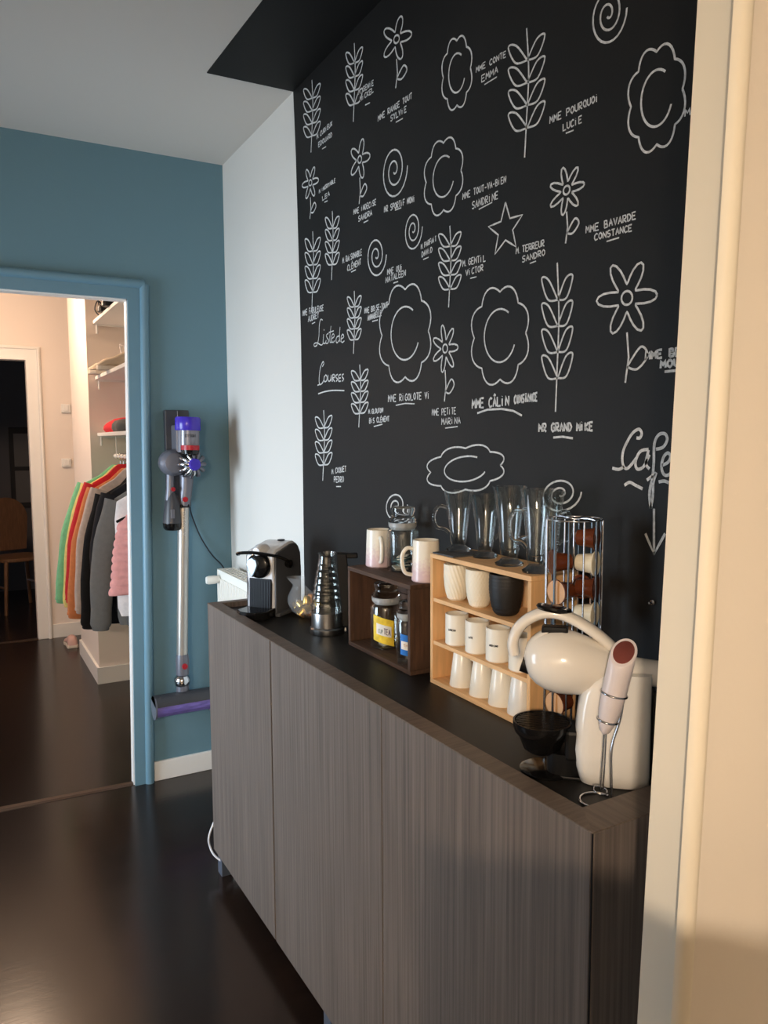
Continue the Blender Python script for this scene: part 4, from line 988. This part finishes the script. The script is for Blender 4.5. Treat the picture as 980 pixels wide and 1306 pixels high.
def garment(name, label, y, m, sh, cuff, hem_px, ry=0.03, sleeves=True, hw=.20, quilt=0, mid=None):
    """sh: shoulder pixel, cuff: cuff pixel, hem_px: lower edge pixel row; all on the plane of the hanger"""
    s = on(sh[0], sh[1], 1, y); ct = on(cuff[0], cuff[1], 1, y); hz = on(100, hem_px, 1, y).z
    t = thing(name, label, 'clothes', (XR, y, hz), 0, 'clothes on the rail')
    zt = s.z-hz; hw = max(.12, XR-s.x)
    ztop = min(zt+.085, ZR-hz-.05)
    lv_ = [(0, hw*.92, 1), (.04, hw*.98, 1.1), (zt*.3, hw, 1.0), (zt*.6, hw*.98, 1.05), (zt*.85, hw*1.0, 1), (zt, hw*.95, .8), ((zt+ztop)/2, hw*.55, .6), (ztop, .06, .55), (ztop+.012, .045, .4)]
    if quilt:
        lv2 = []
        nq = quilt
        for i in range(nq*4+1):
            f = i/(nq*4); zz = zt*f; pu = .80+.28*abs(math.sin(PI*f*nq))**.6; lv2.append((zz, hw*(.97+.025*abs(math.sin(PI*f*nq))**.6-.20*f), pu))
        lv_ = lv2+[((zt+ztop)/2, hw*.6, .7), (ztop, .07, .6), (ztop+.01, .05, .4)]
    q = random.Random(int(y*1000)); ph = q.uniform(0, 6)
    rings_ = []
    for zz, a, b in lv_:
        rings_.append([(a*math.cos(tt)*(1+.015*math.sin(zz*22+ph)), ry*b*math.sin(tt)*(1+.15*math.sin(tt*5+zz*9+ph)), zz) for tt in [2*PI*i/28 for i in range(28)]])
    MB().loft(rings_).build('body', m, t, smooth=60)
    if sleeves:
        for sg in (1, -1):
            p0 = Vector((-sg*hw*.86, 0, zt-.015)); p3 = Vector((sg*(ct.x-XR), -.012, ct.z-hz))
            pm = p0.lerp(p3, .45) + Vector((-sg*.028, -.006, .02))
            pth = smoothpath([p0, pm, p3.lerp(pm, .12), p3], 5); n = len(pth)
            rad_ = [.062-.022*i/(n-1) + .002*math.sin(i*1.7+ph) for i in range(n)]
            MB().tube(pth, rad_, 14, flat=((0, 1, 0), .55)).build('sleeve', m, t, smooth=60)
            dr = (pth[-1]-pth[-3]).normalized()
            MB().tube([p3-dr*.045, p3-dr*.04, p3+dr*.012, p3+dr*.016], [.036, .040, .038, .034], 14, flat=((0, 1, 0), .62)).build('cuff', m, t, smooth=50)
    MB().tube(smoothpath([(-hw*.8, 0, zt+.005), (-.03, 0, ztop-.005), (0, 0, ztop+.01), (.03, 0, ztop-.005), (hw*.8, 0, zt+.005)], 4), .006, 6).build('hanger_bar', 'black_plastic', t, smooth=60)
    zz = ZR-hz
    MB().tube(smoothpath([(0, 0, ztop), (0, 0, zz-.02), (-.018, 0, zz-.006), (-.016, 0, zz+.012), (0, 0, zz+.0165), (.014, 0, zz+.008)], 4), .0022, 6).build('hanger_hook', 'chrome', t, smooth=60)
    return t
garment('hooded_sweatshirt', 'mint green sweatshirt, farthest garment on the clothes rail', 4.46, 'cl_green', (106, 616), (81, 765), 768)
garment('sweatshirt', 'pale yellow sweatshirt between the mint green and the red garment', 4.37, 'cl_yellow', (111, 617), (91, 770), 770, .026)
garment('sweatshirt', 'red sweatshirt between the yellow and the orange garment', 4.28, 'cl_red', (115, 616), (94, 765), 765, .026)
garment('sweatshirt', 'orange sweatshirt hanging between the red and the beige garment', 4.18, 'cl_orange', (119, 622), (97, 784), 786, .028)
garment('sweatshirt', 'pale beige sweatshirt hanging between the orange and the black garments', 4.07, 'cl_beige', (124, 622), (107, 778), 782, .030)
garment('sweatshirt', 'black long-sleeved top hanging beside the pale beige sweatshirt', 3.95, 'cl_black', (131, 630), (115, 797), 800, .028)
garment('sweatshirt', 'dark charcoal top hanging between the black top and the grey sweatshirt', 3.84, 'cl_black2', (138, 628), (130, 780), 785, .026)
garment('sweatshirt', 'heather grey sweatshirt hanging behind the pink quilted vest', 3.73, 'cl_grey', (144, 636), (128, 799), 803, .034)
garment('sweatshirt', 'dark grey garment hanging lowest, half hidden behind the white jacket', 3.64, 'cl_dgrey', (155, 660), (160, 796), 806, .02, False)
garment('jacket', 'white jacket showing above and below the pink quilted vest', 3.57, 'cl_white', (145, 640), (148, 785), 792, .026, False)
garment('quilted_vest', 'dusty pink quilted vest, nearest garment on the clothes rail', 3.48, 'cl_pink', (133, 668), (148, 760), 764, .040, False, quilt=9)

def shoe(name, label, loc, rz, m, Ls=.27, h=.09, lace=True):
    t = thing(name, label, 'shoe', loc, rz)
    n = 24; rg = []
    st = [(0, .030, .036), (.02, .036, .070), (.07, .038, h), (.11, .037, h*.92), (.15, .040, h*.70), (.19, .046, h*.52), (.23, .044, h*.42), (.258, .030, .026), (.268, .014, .018)]
    for x, hw, hh in st:
        x *= Ls/.27
        rg.append([(x, hw*math.cos(tt)*(1 if math.sin(tt) < 0 else .86), max(.012, .014+hh*.5+(hh*.5)*math.sin(tt))) for tt in [2*PI*i/n for i in range(n)]])
    MB().loft(rg).build('upper', m, t, smooth=60)
    sr = [(0, .03), (.02, .038), (.08, .038), (.14, .038), (.19, .047), (.235, .044), (.262, .028), (.272, .012)]
    ol = [(x*Ls/.27-.003, w_) for x, w_ in sr] + [(x*Ls/.27-.003, -w_) for x, w_ in reversed(sr)]
    MB().prism([(x, y, 0) for x, y in ol], [(x, y, .022) for x, y in ol]).build('sole', 'shoe_sole' if m != 'shoe_black' else 'shoe_black', t, bevel=0.004)
    if lace:
        for i in range(4): MB().tube([(.10+i*.018, -.022, h*.92-i*.006), (.105+i*.018, 0, h*1.0-i*.008), (.10+i*.018, .022, h*.92-i*.006)], .0028, 6).build('lace', 'cl_white', t)
        MB().tube(smoothpath([(.10, 0, h*.98), (.085, -.03, h*1.35), (.11, -.035, h*1.5), (.115, -.01, h*1.1), (.10, 0, h*.98), (.10, .03, h*1.4), (.125, .035, h*1.45), (.11, 0, h*.98)], 4), .0028, 6).build('lace', 'cl_white', t)
    return t
def at_shelf(px, py, i, x): return Vector((x, on(px, py, 0, x).y, shz[i]))
shoe('sneaker', 'beige sneaker with pale laces on the middle closet shelf', (XS+.235, YP-.36, shz[1]), PI+.25, 'shoe_beige', .30, .115)
shoe('sneaker', 'beige sneaker pointing past the end of the middle closet shelf', (XS+.24, YP-.16, shz[1]), PI-.10, 'shoe_beige', .30, .115)
shoe('dress_shoe', 'black shoe at the near side of the top closet shelf', (XS+.245, YP-.50, shz[0]), PI+.1, 'shoe_black', .28, .08, False)
shoe('dress_shoe', 'black shoe at the far side of the top closet shelf', (XS+.255, YP-.30, shz[0]), PI+.1, 'shoe_black', .28, .08, False)
lp = [(XS+.03, YP-.10, shz[0]+.006), (XS+.0, YP-.085, shz[0]+.05), (XS+.02, YP-.08, shz[0]+.10), (XS+.05, YP-.085, shz[0]+.06), (XS+.04, YP-.09, shz[0]+.006), (XS+.02, YP-.085, shz[0]+.10), (XS+.01, YP-.08, shz[0]+.17)]
tag(MB().tube(smoothpath(lp, 5), .004, 6).build('looped_strap', 'cord_dark', smooth=60), 'dark looped strap at the end of the top closet shelf', 'strap')
def folded(name, label, loc, sx, sy, h, m, seed):
    q = random.Random(seed); rg = []
    for zz, s in ((.001, .9), (h*.25, 1), (h*.55, .97), (h*.8, .85), (h, .55)):
        rg.append([(p[0]*(1+.05*math.sin(7*p[1]*20+seed)), p[1], zz*(1+.12*math.sin(p[0]*30+seed))) for p in sell(0, 0, sx*s, sy*s, zz, 28, 3.2)])
    o = MB().loft(rg).build(name, m, smooth=60); o.location = loc
    return tag(o, label, 'clothes', 'folded clothes on the lowest shelf')
folded('folded_sweater', 'folded red sweater on the lowest closet shelf', (XS+.13, YP-.22, shz[2]), .12, .11, .075, 'cl_red', 2)
folded('folded_sweater', 'folded dark grey sweater beside the red one on the lowest closet shelf', (XS+.12, YP-.47, shz[2]), .11, .12, .07, 'cl_dgrey', 5)
shoe('slipper', 'pale pink shoe on the floor beside the white closet partition', (XP-.035, 5.72, 0), PI/2, 'shoe_pink', .2, .075, False)
for i, (px, py) in enumerate(((84, 521), (84.5, 590))):
    p = on(px, py, 1, YE)
    t = thing('light_switch', ('upper' if i == 0 else 'lower') + ' white light switch on the hallway end wall', 'light switch', (p.x, YE, p.z))
    MB().box(-.032, .032, -.018, 0, -.032, .032).build('plate', 'white_paint', t, bevel=0.004)
    MB().box(-.016, .016, -.024, -.018, -.022, .022).build('rocker', 'white_paint', t, bevel=0.002)

# ------------------------------------------------------------------ dim room beyond the hallway
chp = on(36, 745, 2, 0)
CHR = thing('wooden_chair', 'wooden chair with rounded back in the dim room beyond the hallway', 'chair', (0.42, 7.35, 0), 0.35)
MB().prism([(x, y, .44) for x, y, _ in sell(0, 0, .2, .2, 0, 20, 3)], [(x, y, .47) for x, y, _ in sell(0, 0, .2, .2, 0, 20, 3)]).build('seat', 'chair_wood', CHR, bevel=0.006)
bk = [(-.17, .50)] + [(.19*math.cos(t), .78+.19*math.sin(t)) for t in [PI-PI*i/14 for i in range(15)]] + [(.17, .50)]
MB().prism([(x, .17, z) for x, z in bk], [(x, .19, z) for x, z in bk]).build('backrest', 'chair_wood', CHR, bevel=0.005)
for sx in (-1, 1):
    for sy in (-1, 1):
        MB().tube([(sx*.15, sy*.15, .445), (sx*.19, sy*.19, 0)], [.018, .014], 10).build('leg', 'chair_wood', CHR, smooth=50)
    MB().tube([(sx*.165, -.165, .22), (sx*.165, .165, .22)], .010, 8).build('stretcher', 'chair_wood', CHR, smooth=50)
p = on(36, 600, 1, 8.3)
PF = thing('framed_picture', 'dark framed picture on the wall of the dim far room', 'picture', (p.x+.12, 8.3, p.z-.36))
MB().box(-.28, .28, -.03, 0, 0, .78).build('frame', 'poster_dark', PF, bevel=0.003)
MB().box(-.24, .24, -.034, -.03, .40, .72).build('upper_panel', 'poster_pale', PF)
MB().box(-.24, -.08, -.034, -.03, .05, .36).build('lower_panel', 'poster_pale', PF)
SHF = thing('dark_shelf_rack', 'dark shelf rack against the left wall of the dim far room', 'shelf', (-.06, 7.40, 0))
for z in (.25, .52, .80):
    MB().box(-.3, .21, -.15, .15, z, z+.018).build('shelf_board', 'chair_wood', SHF)
for x in (-.28, .19):
    MB().box(x-.012, x+.012, -.14, .14, 0, .9).build('side_post', 'poster_dark', SHF)

# ------------------------------------------------------------------ lamps of the place
HL = thing('hall_ceiling_lamp', 'round hallway ceiling lamp outside the picture', 'lamp', (0.15, 4.9, 2.5))
MB().lathe([(0, 0), (.05, 0), (.05, -.02), (0, -.02)], seg=20).build('mount', 'white_paint', HL)
point('hall_lamp_light', (0.15, 4.9, 2.33), 34, (1.0, 0.72, 0.50), 0.09)
LMP = Vector((-1.1, -1.2, 1.97))
PL = thing('pendant_lamp', 'pendant lamp over the table behind the photographer, outside the picture', 'lamp', (LMP.x, LMP.y, LMP.z))
MB().lathe([(.03, .14), (.12, .10), (.17, .0), (.165, .0), (.116, .095), (.03, .134), (.03, .14)], seg=28).build('lamp_shade', 'lampshade', PL, smooth=40)
MB().tube([(0, 0, .13), (0, 0, ZC-LMP.z-.001)], .004, 6).build('flex', 'black_plastic', PL)
MB().lathe([(0, .13), (.03, .13), (.025, .06), (0, .06)], seg=16).build('socket', 'black_plastic', PL, smooth=40)
point('pendant_light', LMP, 172, (1.0, 0.80, 0.60), 0.06)
# made-up bar chair beside the camera, added unseen to cast the low shadow
DC = thing('shadow_caster_chair', 'unseen tall-backed bar chair added beside the camera to cast a shadow', 'chair', (0.09, 0.08, 0), -0.80)
MB().box(-.20, .20, -.20, .20, .70, .735).build('seat', 'chair_wood', DC, bevel=0.008)
for sx in (-1, 1):
    MB().tube([(sx*.17, .18, 0), (sx*.17, .18, .70), (sx*.18, .20, 1.14)], .016, 8).build('leg', 'chair_wood', DC, smooth=50)
    MB().tube([(sx*.17, -.17, 0), (sx*.17, -.17, .70)], .016, 8).build('leg', 'chair_wood', DC, smooth=50)
    MB().tube([(sx*.17, -.17, .25), (sx*.17, .18, .25)], .011, 8).build('stretcher', 'chair_wood', DC, smooth=50)
bk2 = [(-.19, .80), (-.20, 1.06), (-.16, 1.13), (0, 1.165), (.16, 1.13), (.20, 1.06), (.19, .80)]
MB().prism([(x, .19, z) for x, z in bk2], [(x, .212, z) for x, z in bk2]).build('backrest', 'chair_wood', DC, bevel=0.006)

# ------------------------------------------------------------------ pieces that belong to a part become its children
SUBS = {'battery_latch': 'battery', 'battery_foot': 'battery', 'lever_pad': 'locking_lever', 'grill_bar': 'drip_tray', 'lever_knob': 'lever', 'lever_hub': 'lever', 'rocker': 'plate',
        'bin_cap': 'dust_bin', 'bin_base': 'dust_bin', 'bin_seal': 'dust_bin', 'filter_hub': 'cyclone_core', 'coffee_outlet': 'brew_head', 'grille_rib': 'front_grille_panel', 'dock_ridge': 'dock',
        'label_panel': 'label', 'seal_ring': 'lid', 'cuff': 'sleeve', 'copper_button': 'body', 'trigger': 'handle', 'brush_roll': 'head_cover', 'end_cap': 'head_cover', 'wand_end': 'wand', 'hanger_hook': 'hanger_bar', 'lace': 'upper'}
def base(o): return o.name.split('.')[0]
for t in [o for o in COL.objects if o.parent is None]:
    kids = list(t.children); seen = {}
    for c in kids:
        b = base(c)
        if b in SUBS:
            ps = [k for k in kids if base(k) == SUBS[b]]
            if ps:
                n = seen.get(b, 0); seen[b] = n+1
                c.parent = ps[n % len(ps)] if b == 'cuff' else ps[0]
        elif b == 'lettering' and any(base(k) == 'label' for k in kids):
            c.parent = [k for k in kids if base(k) == 'label'][0]
